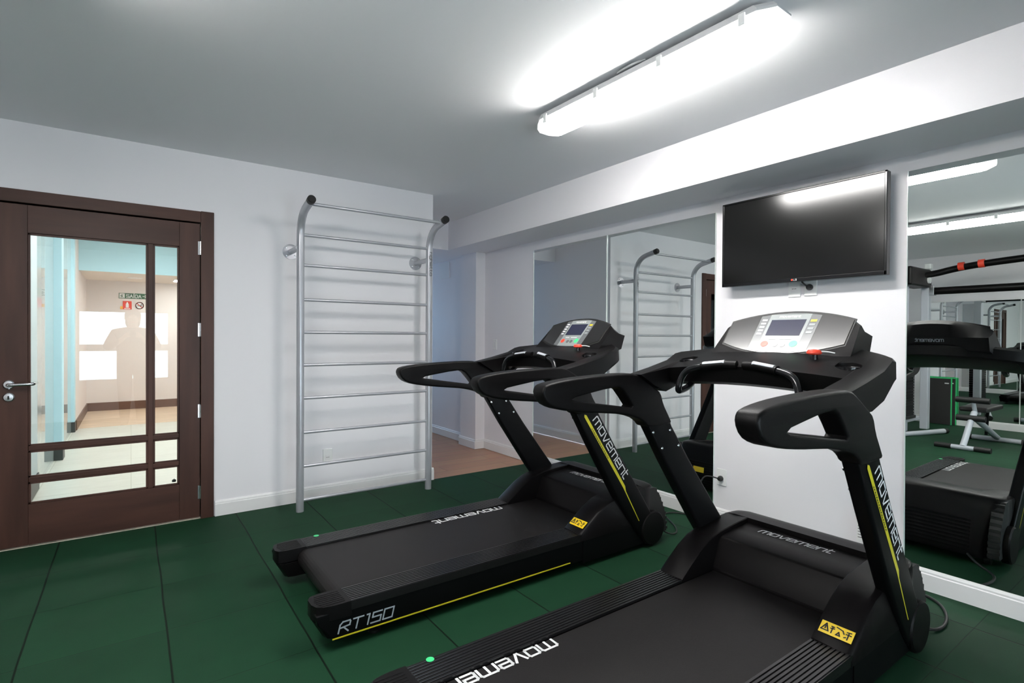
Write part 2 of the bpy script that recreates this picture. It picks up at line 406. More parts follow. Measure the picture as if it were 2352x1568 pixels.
MB().box(2.45, 2.87, 8.04, 8.046, .83, 1.87).build('window_pane', M['pane'], t)
# rear wall
structure(MB().box(XR - .14, XR - .006, YN, YW, 0, H).build('wall_rear', M['wall']), 'white wall behind the gym machines')
# near wall with window
wx0, wx1, wz0, wz1 = -.64, .50, .56, 1.60
vx0, vx1, vz0, vz1 = .80, 2.0, .15, 1.25  # opening for the added low window
w = MB().box(XR, wx0, YN - .14, YN, 0, H).box(wx1, vx0, YN - .14, YN, 0, H).box(vx0, vx1, YN - .14, YN, 0, vz0).box(vx0, vx1, YN - .14, YN, vz1, H).box(vx1, XM + .14, YN - .14, YN, 0, H).box(wx0, wx1, YN - .14, YN, 0, wz0).box(wx0, wx1, YN - .14, YN, wz1, H)
structure(w.build('wall_near', M['wall']))
t = empty('window_1'); structure(t, 'window reflected in the door glass')
MB().box(wx0, wx0 + .03, YN - .09, YN - .04, wz0, wz1).box(wx1 - .03, wx1, YN - .09, YN - .04, wz0, wz1).box(wx0, wx1, YN - .09, YN - .04, 1.0, 1.10).box(wx0, wx1, YN - .09, YN - .04, wz0, wz0 + .02).box(wx0, wx1, YN - .09, YN - .04, wz1 - .02, wz1).build('window_frame', M['alu'], t)
MB().box(wx0 + .03, wx1 - .03, YN - .07, YN - .064, wz0 + .02, wz1 - .02).build('window_pane', M['pane'], t)

t = empty('window_5'); structure(t, 'low window added behind the camera for extra daylight')  # unseen window added to brighten the lower walls
MB().box(vx0, vx0 + .03, YN - .09, YN - .04, vz0, vz1).box(vx1 - .03, vx1, YN - .09, YN - .04, vz0, vz1).box(vx0, vx1, YN - .09, YN - .04, vz0, vz0 + .03).box(vx0, vx1, YN - .09, YN - .04, vz1 - .03, vz1).build('window_frame', M['alu'], t)
MB().box(vx0 + .03, vx1 - .03, YN - .07, YN - .064, vz0 + .03, vz1 - .03).build('window_pane', M['pane'], t)

# baseboards (two-step moulding)
def base_profile(h): return [(0, 0), (.016, 0), (.016, h * .78), (.012, h * .82), (.012, h * .9), (.006, h), (0, h)]
def baseboard_y(name, x, y0, y1, h=.104, sgn=-1, m='trim'):
    return structure(MB().add(*prof_y(x, y0, y1, h, sgn)).build(name, M[m], smooth=True, angle=20))
def prof_y(x, y0, y1, h, sgn):
    p = base_profile(h); n = len(p)
    vs = [(x + sgn * a, y0, b) for a, b in p] + [(x + sgn * a, y1, b) for a, b in p]
    return vs, [tuple(range(n)), tuple(range(n, 2 * n))[::-1]] + [(i, (i + 1) % n, n + (i + 1) % n, n + i) for i in range(n)]
def prof_x(y, x0, x1, h, sgn):
    p = base_profile(h); n = len(p)
    vs = [(x0, y + sgn * a, b) for a, b in p] + [(x1, y + sgn * a, b) for a, b in p]
    return vs, [tuple(range(n)), tuple(range(n, 2 * n))[::-1]] + [(i, (i + 1) % n, n + (i + 1) % n, n + i) for i in range(n)]
def baseboard_x(name, y, x0, x1, h=.104, sgn=-1, m='trim'):
    return structure(MB().add(*prof_x(y, x0, x1, h, sgn)).build(name, M[m], smooth=True, angle=20))
baseboard_y('baseboard_right', XM + .004, YN, 5.045)
baseboard_y('baseboard_rear', XR - .006, YN, YW, sgn=1)
baseboard_x('baseboard_left', YW, .47, XE + .014)
baseboard_x('baseboard_left_far', YW, XR, -.71)
baseboard_y('baseboard_passage', XE, YW, 8.0, sgn=1)
baseboard_y('baseboard_column', 3.112, 5.03, 5.385)
baseboard_x('baseboard_column_front', 5.045, 3.10, XM)
baseboard_y('baseboard_passage_right', 3.20, 5.375, 8.0)
baseboard_x('baseboard_near', YN, XR, XM, sgn=1)

# ------------------------------------------------------------------ door
LX0, LX1 = DX0 + .006, DX1 - .004
structure(MB().box(DX1 - .0, DX1 + .078, YW - .018, YW + T, 0, 2.085).build('trim_1', M['door'], bevel=.003), 'dark wooden door casing beside the hinges')
structure(MB().box(DX0 - .078, DX0 + .0, YW - .018, YW + T, 0, 2.085).build('trim_2', M['door'], bevel=.003), 'dark wooden door casing beside the handle')
structure(MB().box(DX0, DX1, YW - .016, YW + T, DZ, 2.083).build('trim_3', M['doorh'], bevel=.003), 'dark wooden casing over the door')
structure(MB().box(DX0 - .0, DX1 + .0, YW + .04, YW + .07, DZ - .012, DZ).build('trim_4', M['blackm']))
d = thing('door', 'dark brown wooden door with clear glass panes in the left wall', 'door', (LX1, YW, 0)); d['kind'] = 'structure'; d.name = 'door_1'
y0, y1 = YW - .004, YW + .034
gx0, gx1, gz0, gz1 = -.490, .262, .250, 1.838
def dpart(name, mb, m, bevel=.002):
    return mb.move((-LX1, -YW, 0)).build(name, M[m], d, bevel=bevel)
dpart('stile', MB().box(LX0, gx0, y0, y1, .012, DZ - .008), 'door')
dpart('stile', MB().box(gx1, LX1, y0, y1, .012, DZ - .008), 'door')
dpart('rail', MB().box(gx0, gx1, y0, y1, gz1, DZ - .008), 'doorh')
dpart('rail', MB().box(gx0, gx1, y0, y1, .012, gz0), 'doorh')
dpart('mullion', MB().box(.088, .118, y0 + .003, y1 - .003, gz0, gz1), 'door', .004)
dpart('muntin', MB().box(gx0, gx1, y0 + .004, y1 - .004, .562, .592), 'doorh', .004)
dpart('muntin', MB().box(gx0, gx1, y0 + .004, y1 - .004, .378, .408), 'doorh', .004)
for a, b, c, e in ((gx0, .09, .59, gz1), (.116, gx1, .59, gz1), (gx0, .09, .406, .564), (.116, gx1, .406, .564), (gx0, .09, gz0, .38), (.116, gx1, gz0, .38)):
    dpart('pane', MB().box(a, b, YW + .014, YW + .018, c, e), 'doorpane', 0)
    fr = MB(); t_ = .012
    fr.box(a, a + t_, y0 + .006, y0 + .016, c, e).box(b - t_, b, y0 + .006, y0 + .016, c, e).box(a, b, y0 + .006, y0 + .016, c, c + t_).box(a, b, y0 + .006, y0 + .016, e - t_, e)
    dpart('glazing_bead', fr, 'door', .002)
hx, hz = -.572, .957
hd = dpart('handle', MB().tube(smooth_path([(hx, y0, hz), (hx, y0 - .045, hz), (hx + .02, y0 - .055, hz), (hx + .10, y0 - .055, hz + .002), (hx + .112, y0 - .05, hz + .002), (hx + .114, y0 - .02, hz + .002)], 3), .0095), 'chrome', 0)
for p in hd.data.polygons: p.use_smooth = True
r = MB().lathe([(0, 0), (.026, 0), (.026, .006), (.021, .011), (0, .012)], (hx, y0, hz), axis=(0, -1, 0)); r.move((-LX1, -YW, 0)); r.build('rosette', M['chrome'], hd, smooth=True)
lk = dpart('lock_plate', MB().lathe([(0, 0), (.026, 0), (.026, .006), (.021, .011), (0, .012)], (hx, y0, .884), axis=(0, -1, 0)), 'chrome', 0)
MB().box(hx - .004, hx + .004, y0 - .0135, y0 - .011, .872, .892).move((-LX1, -YW, 0)).build('keyhole', M['ink'], lk)
for z in (1.836, 1.284, .733, .182):
    dpart('hinge', MB().cyl((LX1 + .003, y0 - .006, z - .045), (LX1 + .003, y0 - .006, z + .045), .0065, 12).box(LX1 - .012, LX1 + .003, y0 - .003, y0, z - .045, z + .045), 'chrome', 0)
dpart('door_stop', MB().lathe([(0, 0), (.012, 0), (.012, .012), (0, .02)], (.235, YW + .05, .262), axis=(0, 0, 1)), 'rubber', 0)

# ------------------------------------------------------------------ hall beyond the door
HL = -.615
structure(MB().box(HL - .14, HL, YW + T, 5.72, 0, 2.62).build('wall_hall_left', mat('hall_grey_paint', (.42, .49, .52), .65)), 'grey hall wall just beyond the door')
structure(MB().box(HL, HL + .012, YW + T, 5.72, 0, .13).build('baseboard_hall_near', M['darkbase']))
for nm, ya, yb in (('hall_post', 6.90, 7.06), ('hall_post', 8.72, 8.86)):
    pass
structure(MB().box(HL - .14, HL + .06, 6.88, 7.05, 0, 2.62).build('column_hall_1', M['hallblue'], bevel=.003), 'pale blue post between hall glass panels')
structure(MB().box(HL - .14, HL + .03, 8.74, 8.90, 0, 2.62).build('column_hall_2', M['hallblue'], bevel=.003))
structure(MB().box(HL - .005, HL + .066, 6.872, 7.058, 0, .13).build('baseboard_hall_1', M['darkbase']))
structure(MB().box(HL - .005, HL + .036, 8.732, 8.908, 0, .13).build('baseboard_hall_2', M['darkbase']))
for i, (ya, yb, lab) in enumerate(((5.72, 6.88, 'tall glass panel in the hall nearest the door'), (7.05, 8.74, 'tall glass panel in the hall beyond the blue post'))):
    g = MB().box(HL - .03, HL - .004, ya, yb, 0, 2.62).build('glass_partition', M['backglass']); tag(g, lab, 'glass panel', 'hall glass panels')
    g['kind'] = 'structure'; g.name = 'window_%d' % (3 + i)
structure(MB().box(HL - .14, HL + .03, 8.90, 10.965, 0, 2.62).build('wall_hall_left_far', M['hallw']))
structure(MB().box(HL + .03, HL + .045, 8.90, 10.965, 0, .13).build('baseboard_hall_3', M['brownbase']))
structure(MB().box(-.8, 1.5, 10.965, 11.1, 0, 2.62).build('wall_hall_end', M['hallw']), 'beige end wall of the hall with exit signs')
structure(MB().box(HL + .03, 1.35, 10.95, 10.965, 0, .135).build('baseboard_hall_end', M['brownbase']))
structure(MB().box(1.25, 1.4, YW + T, 11.0, 0, 2.62).build('wall_hall_right', M['hallw']))
structure(MB().box(-.8, 1.4, YW + T, 9.46, 2.62, 2.72).build('ceiling_hall', M['hallceil']))
structure(MB().box(-.8, 1.4, 9.46, 11.1, 2.13, 2.72).build('ceiling_hall_low', M['hallceil']), 'lowered beige ceiling at the hall end')
structure(MB().box(-.8, 1.4, 9.44, 9.46, 2.13, 2.62).build('beam_hall', M['hallblue']), 'pale blue beam across the hall')
def downlight(x, y, z, label):
    t = thing('downlight', label, 'ceiling light', (x, y, z), 'hall downlights')
    MB().lathe([(.085, 0), (.10, 0), (.10, -.006), (.085, -.010)], (0, 0, 0)).build('trim_ring', M['white'], t, smooth=True)
    MB().lathe([(0, -.004), (.085, -.004), (.085, -.007), (0, -.007)], (0, 0, 0)).build('lens', M['downlight'], t)
downlight(.05, 10.15, 2.13, 'round lit downlight in the low ceiling by the exit sign')
def fill_panel(x, y, z, label, s=.30):  # unseen panels added to brighten the hall
    t = thing('fill_panel', label, 'ceiling light', (x, y, z), 'added hall fill panels')
    MB().box(-s - .015, s + .015, -s - .015, s + .015, -.012, 0).build('frame', M['white'], t, bevel=.003)
    MB().box(-s, s, -s, s, -.014, -.012).build('diffuser', M['hallfill'], t)
fill_panel(.35, 5.6, 2.62, 'unseen fill panel added on the hall ceiling just past the door')
fill_panel(.35, 7.9, 2.62, 'unseen fill panel added before the blue hall beam')
fill_panel(.75, 10.2, 2.13, 'unseen fill panel added in the low hall ceiling', .18)
structure(MB().box(HL, 1.3, 9.05, 10.96, 0, .002).build('floor_hall_end', mat('warm_lit_hall_tiles', (.66, .50, .36), .35, noise=(3, .15, (1, 5, 1)))), 'hall end floor tinted with the warm ceiling light')  # tile colour carries the warm light under the low ceiling
# signs
ys = 10.963
sg = thing('exit_sign', 'green SAIDA exit sign with arrow on the hall end wall', 'sign', (0, ys, 0))
MB().box(-.165, .235, -.006, 0, 1.845, 1.935).build('sign_board', M['signgreen'], sg)
MB().box(-.155, -.085, -.008, -.006, 1.853, 1.927).build('pictogram_field', M['whiteink'], sg)
ribbons([[(.02, .01), (.035, .03), (.03, .05), (.05, .05)], [(.03, .05), (.015, .035)], [(.035, .03), (.05, .012)]], (-.155, -.008, 1.853), (1, 0, 0), (0, 0, 1), .009).build('pictogram', M['signgreen'], sg)
lettering('SAIDA', (-.06, -.006, 1.862), (1, 0, 0), (0, 0, 1), .20, .05, .28).build('lettering', M['whiteink'], sg)
lettering('>', (.165, -.006, 1.865), (1, 0, 0), (0, 0, 1), .05, .05, .24).build('arrow', M['whiteink'], sg)
sg = thing('extinguisher_sign', 'red fire extinguisher sign below the exit sign', 'sign', (-.06, ys, 1.735))
MB().box(-.05, .07, -.006, 0, -.068, .068).build('sign_board', M['signred'], sg)
MB().box(-.085, -.05, -.005, 0, -.068, -.02).build('corner_field', M['orange'], sg)
plate([(-.01, -.04), (.03, -.04), (.03, .02), (.02, .035), (.02, .05), (.0, .05), (.0, .035), (-.01, .02)], (0, -.006, 0), (1, 0, 0), (0, 0, 1)).build('pictogram', M['whiteink'], sg)
MB().box(-.03, .05, -.0075, -.006, -.062, -.05).build('caption_strip', M['whiteink'], sg)
sg = thing('no_smoking_sign', 'round red no smoking sign right of the extinguisher sign', 'sign', (.118, ys, 1.735))
MB().lathe([(0, 0), (.062, 0), (.062, .004), (0, .004)], (0, 0, 0), axis=(0, -1, 0)).build('sign_board', M['whiteink'], sg)
ring = disc_pts(0, 0, .053, 32); ring.append(ring[0])
ribbons([ring, [(-.037, .037), (.037, -.037)]], (0, -.004, 0), (1, 0, 0), (0, 0, 1), .013).build('prohibition_ring', M['signred'], sg)
ribbons([[(-.03, -.005), (.03, -.005)], [(.015, .005), (.03, .025)]], (0, -.004, 0), (1, 0, 0), (0, 0, 1), .009, .002).build('cigarette', M['ink'], sg)

# ------------------------------------------------------------------ mirrors
def mirror(y0, y1, z0, z1, label, x=XM, sgn=-1, grp='mirror panels on the right wall', bow=False):
    t = thing('mirror', label, 'mirror', (x, (y0 + y1) / 2, z0), grp)
    h = (y1 - y0) / 2
    if bow:      # the tall sheet is very slightly bowed in its lower half
        def slope(z):
            def st(a, b): q = min(max((z - a) / (b - a), 0), 1); return q * q * (3 - 2 * q)
            return .0088 * (1 - st(.62, .80)) * (.25 + .75 * st(.10, .34))
        N_ = 120; zz = [z0 + (z1 - z0) * k / N_ for k in range(N_ + 1)]; xx = [0.] * (N_ + 1)
        for k in range(N_ - 1, -1, -1): xx[k] = xx[k + 1] + slope((zz[k] + zz[k + 1]) / 2) * (z1 - z0) / N_
        vs = [(-.0005 + xx[k], yy, zz[k] - z0) for k in range(N_ + 1) for yy in (-h, h)]
        MB().add(vs, [(2 * k, 2 * k + 1, 2 * k + 3, 2 * k + 2) for k in range(N_)]).build('mirror_glass', M['mirror'], t, smooth=True)
    else:
        MB().quad((sgn * .0005, -h, 0), (sgn * .0005, h, 0), (sgn * .0005, h, z1 - z0), (sgn * .0005, -h, z1 - z0)).build('mirror_glass', M['mirror'], t)
    e = .0035
    for a_ in (-h, h - e): MB().box(-.0045, .004, a_, a_ + e, 0, z1 - z0).build('mirror_edge', M['mirroredge'], t)
    return t
mirror(3.158, 4.152, .104, 2.098, 'tall mirror panel beside the side passage, farthest from the television')
mirror(2.141, 3.156, .104, 2.098, 'tall mirror panel just left of the television')
mirror(.05, 1.047, .104, 2.105, 'tall mirror panel just right of the television', bow=True)
mirror(-.95, .048, .104, 2.105, 'tall mirror panel at the right end of the mirror wall', bow=True)
for i in range(4):
    mirror(1.86 - i * 1.02 + .002, 2.88 - i * 1.02 - .002, .104, 1.797, ['mirror panel on the rear wall behind the green edged mats', 'second mirror panel of the rear wall from the mats', 'third mirror panel of the rear wall from the mats', 'rear wall mirror panel farthest from the mats'][i], XR - .002, 1, 'mirror panels on the rear wall')
structure(MB().box(XR - .006, XR + .012, -1.2, 2.88, 1.797, 1.825).build('trim_5', M['trim']))

# ------------------------------------------------------------------ ceiling luminaires
def luminaire(x, y, label, rot=0, length=1.33):
    t = thing('ceiling_lamp', label, 'ceiling light', (x, y, H), 'fluorescent batten lamps'); t.rotation_euler.z = rot
    h = length / 2
    def octo(hw, hl, z, ch=.035): return [(-hw + ch, -hl, z), (hw - ch, -hl, z), (hw, -hl + ch * 1.6, z), (hw, hl - ch * 1.6, z), (hw - ch, hl, z), (-hw + ch, hl, z), (-hw, hl - ch * 1.6, z), (-hw, -hl + ch * 1.6, z)]
    MB().loft([octo(.060, h - .05, -.012), octo(.084, h - .015, -.028), octo(.087, h, -.044), octo(.087, h, -.054)]).build('housing', M['lampbody'], t, smooth=True, angle=30)
    for yy in (-h + .29, h - .29): MB().box(-.03, .03, yy - .04, yy + .04, -.014, 0).build('mounting_bracket', M['lampbody'], t)
    e = .075
    def sec(y, k=1): return [(-.082 * k, y, -.052), (-.082 * k, y, -.080), (-.055 * k, y, -.110), (0, y, -.118), (.055 * k, y, -.110), (.082 * k, y, -.080), (.082 * k, y, -.052)]
    MB().loft([sec(-h + e), sec(h - e)]).build('diffuser', M['lampglow'], t, smooth=True)
    for sg in (-1, 1):
        rings = [sec(sg * (h - e)), sec(sg * (h - .055)), [(p[0] * .62, sg * h, max(p[2], -.095)) for p in sec(0)]]
        MB().loft(rings).build('diffuser_end', M['lampend'], t, smooth=True)
    for k in range(4):
        yy = -h + .11 + k * (length - .22) / 3
        for sg in (-1, 1):
            MB().box(sg * .089 - .006, sg * .089 + .006, yy - .013, yy + .013, -.085, -.04).build('clip', M['white'], t, bevel=.003)
    MB().tube(smooth_path([(-.05, -.08, 0), (-.08, -.05, -.012), (-.088, 0, -.016), (-.07, .06, -.008), (-.05, .08, 0)], 2), .005, 8).build('supply_cable', M['lampbody'], t, smooth=True)
    return t
luminaire(1.895, 1.665, 'lit fluorescent batten lamp on the ceiling above the treadmills', .02)
luminaire(-.29, 1.63, 'lit fluorescent batten lamp on the ceiling left of the camera', .03)

luminaire(-2.25, .25, 'unseen batten lamp added on the ceiling near the rear wall', 0)  # lamp added out of view to lift the rear wall and ceiling

# ------------------------------------------------------------------ television
tv = thing('television', 'black flat television mounted high on the white wall between mirrors', 'television', (3.127, 1.564, 1.578))
hw, hh = .463, .532
MB().box(0, .045, -hw, hw, 0, hh).build('casing', M['blackg'], tv, bevel=.004)
MB().box(.045, .075, -.30, .30, .08, .42).build('rear_cover', M['blackm'], tv, bevel=.006)
MB().box(-.0015, .001, -hw + .012, hw - .012, .022, hh - .012).build('screen', M['tvscreen'], tv)
bz = MB(); bt = .006
bz.box(-.004, .002, -hw, -hw + .011, 0, hh).box(-.004, .002, hw - .011, hw, 0, hh).box(-.004, .002, -hw, hw, hh - .011, hh).box(-.004, .002, -hw, hw, 0, .021)
bz.build('bezel', M['blackg'], tv, bevel=.002)
MB().box(.07, .104, -.16, .16, .15, .35).build('wall_mount', M['blackm'], tv)
lg = MB().lathe([(0, 0), (.006, 0), (.006, .001), (0, .001)], (-.004, .012, .011), n=16, axis=(-1, 0, 0)); lg.build('logo_badge', M['red'], tv)
lettering('LG', (-.004, .003, .006), (0, -1, 0), (0, 0, 1), .018, .009, .25).build('logo_lettering', M['whiteink'], tv)

# ------------------------------------------------------------------ sockets and switches
def socket(name, label, pos, normal, cat='socket', w=.072, h=.112, holes=True, grp='wall sockets'):
    t = thing(name, label, cat, pos, grp)
    n = Vector(normal); side = Vector((0, 0, 1)).cross(n)
    def pt(a, b, c): return tuple(side * a + Vector((0, 0, 1)) * b + n * c)
    def bx(a0, a1, b0, b1, c0, c1):
        vs = [pt(a, b, c) for a in (a0, a1) for b in (b0, b1) for c in (c0, c1)]
        return MB().add(vs, [(0, 1, 3, 2), (4, 6, 7, 5), (0, 4, 5, 1), (2, 3, 7, 6), (0, 2, 6, 4), (1, 5, 7, 3)])
    bx(-w / 2, w / 2, -h / 2, h / 2, 0, .008).build('cover_plate', M['white'], t, bevel=.003)
    if holes:
        bx(-.019, .019, -.026, .012, .008, .0095).build('insert', M['trim'], t, bevel=.002)
        for s in (-.009, 0, .009):
            m = MB().lathe([(0, 0), (.0025, 0), (.0025, .0008), (0, .0008)], pt(s, -.007, .0095), n=10, axis=normal); m.build('hole', M['ink'], t)
    else:
        bx(-.016, .016, -.03, .03, .008, .012).build('rocker', M['trim'], t, bevel=.002)
    return t
socket('wall_socket', 'small white socket on the left wall behind the wall bars', (1.237, YW, .318), (0, -1, 0))
socket('light_switch', 'white light switch on the passage wall beyond the far treadmill', (XM + .004, 4.83, 1.163), (-1, 0, 0), 'switch', holes=False)
socket('wall_socket', 'white socket just under the television, left of the plugged one', (XM + .004, 1.612, 1.552), (-1, 0, 0))
socket('wall_socket', 'white socket with a black plug just under the television', (XM + .004, 1.519, 1.555), (-1, 0, 0))
socket('wall_socket', 'white socket with a plug low on the wall by the mirror edge', (XM + .004, 2.082, .315), (-1, 0, 0))
socket('wall_socket', 'white socket low on the wall behind the near treadmill upright', (XM + .004, 1.20, .33), (-1, 0, 0))

def cord(label, path, plug=None, rad=.0045, grp='black power cords'):
    t = thing('power_cord', label, 'cord', path[0], grp); o = Vector(path[0])
    MB().tube([tuple(Vector(p) - o) for p in smooth_path(path, 3)], rad, 10).build('cable', M['rubber'], t, smooth=True)
    if plug:
        p = Vector(plug) - o
        MB().tube([tuple(p), tuple(p + Vector((-.012, 0, 0))), tuple(p + Vector((-.03, 0, -.0)))], [.017, .019, .011], 14).build('plug', M['rubber'], t, smooth=True)
    return t
cord('black plug cord looping from the low socket to the far treadmill front', [(XM - .03, 2.082, .308), (3.14, 2.10, .33), (3.11, 2.14, .33), (3.10, 2.17, .25), (3.12, 2.16, .12), (3.16, 2.2, .01), (3.19, 2.32, .008), (3.13, 2.42, .008), (3.05, 2.42, .008), (2.99, 2.33, .008), (2.93, 2.23, .008), (2.84, 2.14, .008), (2.76, 2.13, .012), (2.70, 2.17, .05)], (XM - .0055, 2.082, .308))
cord('black cord with plug hanging under the television', [(XM - .03, 1.519, 1.548), (3.17, 1.53, 1.565), (3.165, 1.56, 1.60), (3.17, 1.57, 1.66), (3.18, 1.57, 1.72)], (XM - .0055, 1.519, 1.548))
cord('black cord lying in a loop beside the near treadmill front', [(XM - .03, 1.20, .322), (3.17, 1.19, .34), (3.15, 1.175, .25), (3.15, 1.12, .03), (3.16, 1.03, .008), (3.14, .94, .008), (3.11, .87, .008), (3.03, .815, .008), (2.92, .78, .008), (2.82, .775, .008), (2.765, .80, .012), (2.735, .87, .03), (2.70, .92, .06)], (XM - .0055, 1.20, .322), .0065)
pt_ = thing('paper_tag', 'white printed paper tag hanging on a cord behind the near treadmill', 'tag', (3.20, 1.222, .22))
MB().box(-.001, .001, -.03, .03, -.07, .07).build('paper', M['white'], pt_)
ribbons([[(-.022, z), (.022, z)] for z in (.05, .035, .02, .005, -.01, -.025, -.04)], (-.001, 0, 0), (0, -1, 0), (0, 0, 1), .003).build('print', M['ink'], pt_)

# ------------------------------------------------------------------ wall bars
wb = thing('wall_bars', 'silver steel wall bars ladder mounted on the left wall', 'wall bars', (1.477, 3.94, 0))
PX = (.975 - 1.477, 1.981 - 1.477); PR = .0265
for i, px in enumerate(PX):
    arc = [(px, 0, 0), (px, 0, 1.0), (px, 0, 1.955)]
    for k in range(1, 10):
        a = k / 9 * math.radians(78); arc.append((px, -.17 * (1 - math.cos(a)), 1.955 + .17 * math.sin(a)))
    e = arc[-1]; d_ = Vector((0, -math.sin(math.radians(78)), math.cos(math.radians(78))))
    tip = Vector(e) + d_ * .135; arc.append(tuple(tip))
    p = MB().tube(arc, PR, 24).build('post', M['silver'], wb, smooth=True)
    MB().tube([tuple(tip - d_ * .012), tuple(tip + d_ * .022), tuple(tip + d_ * .028)], [PR * 1.06, PR * 1.06, PR * .9], 24).build('end_cap', M['rubber'], p, smooth=True)
    tips = tip
    b = MB().tube([(px - .012, 0, 1.868), (px - .012, .236, 1.868)], .02, 18).build('wall_bracket', M['silver'], wb, smooth=True)
    fl = MB().lathe([(0, 0), (.056, 0), (.056, .005), (0, .005)], (px - .012, .236, 1.868), axis=(0, -1, 0))
    fl.build('flange', M['silver'], b, smooth=True)
    for k in range(4):
        a = PI / 4 + k * PI / 2
        MB().lathe([(0, 0), (.006, 0), (.006, .005), (0, .006)], (px - .012 + .04 * math.cos(a), .231, 1.868 + .04 * math.sin(a)), n=10, axis=(0, -1, 0)).build('screw', M['chrome'], b)
for z in (1.962, 1.748, 1.503, 1.272, 1.039, .804, .559, .319, .078):
    MB().tube([(PX[0] + .015, 0, z), (PX[1] - .015, 0, z)], .0115, 16).build('rung', M['silver'], wb, smooth=True)
MB().tube([(PX[0] + .01, tips.y + .04, tips.z - .015), (PX[1] - .01, tips.y + .04, tips.z - .015)], .0115, 16).build('pull_up_bar', M['silver'], wb, smooth=True)
lettering('righetto', (PX[1] - .008, -PR - .0005, 1.93), (0, 0, -1), (1, 0, 0), .19, .016, .2).build('lettering', M['ink'], wb)

# thin white slab, a plain patch on the passage wall
patch = MB().box(3.19, 3.20, 5.80, 6.06, 1.97, 2.17).build('white_patch', M['trim'], bevel=.003); tag(patch, 'small white patch high on the blue passage wall', 'panel')

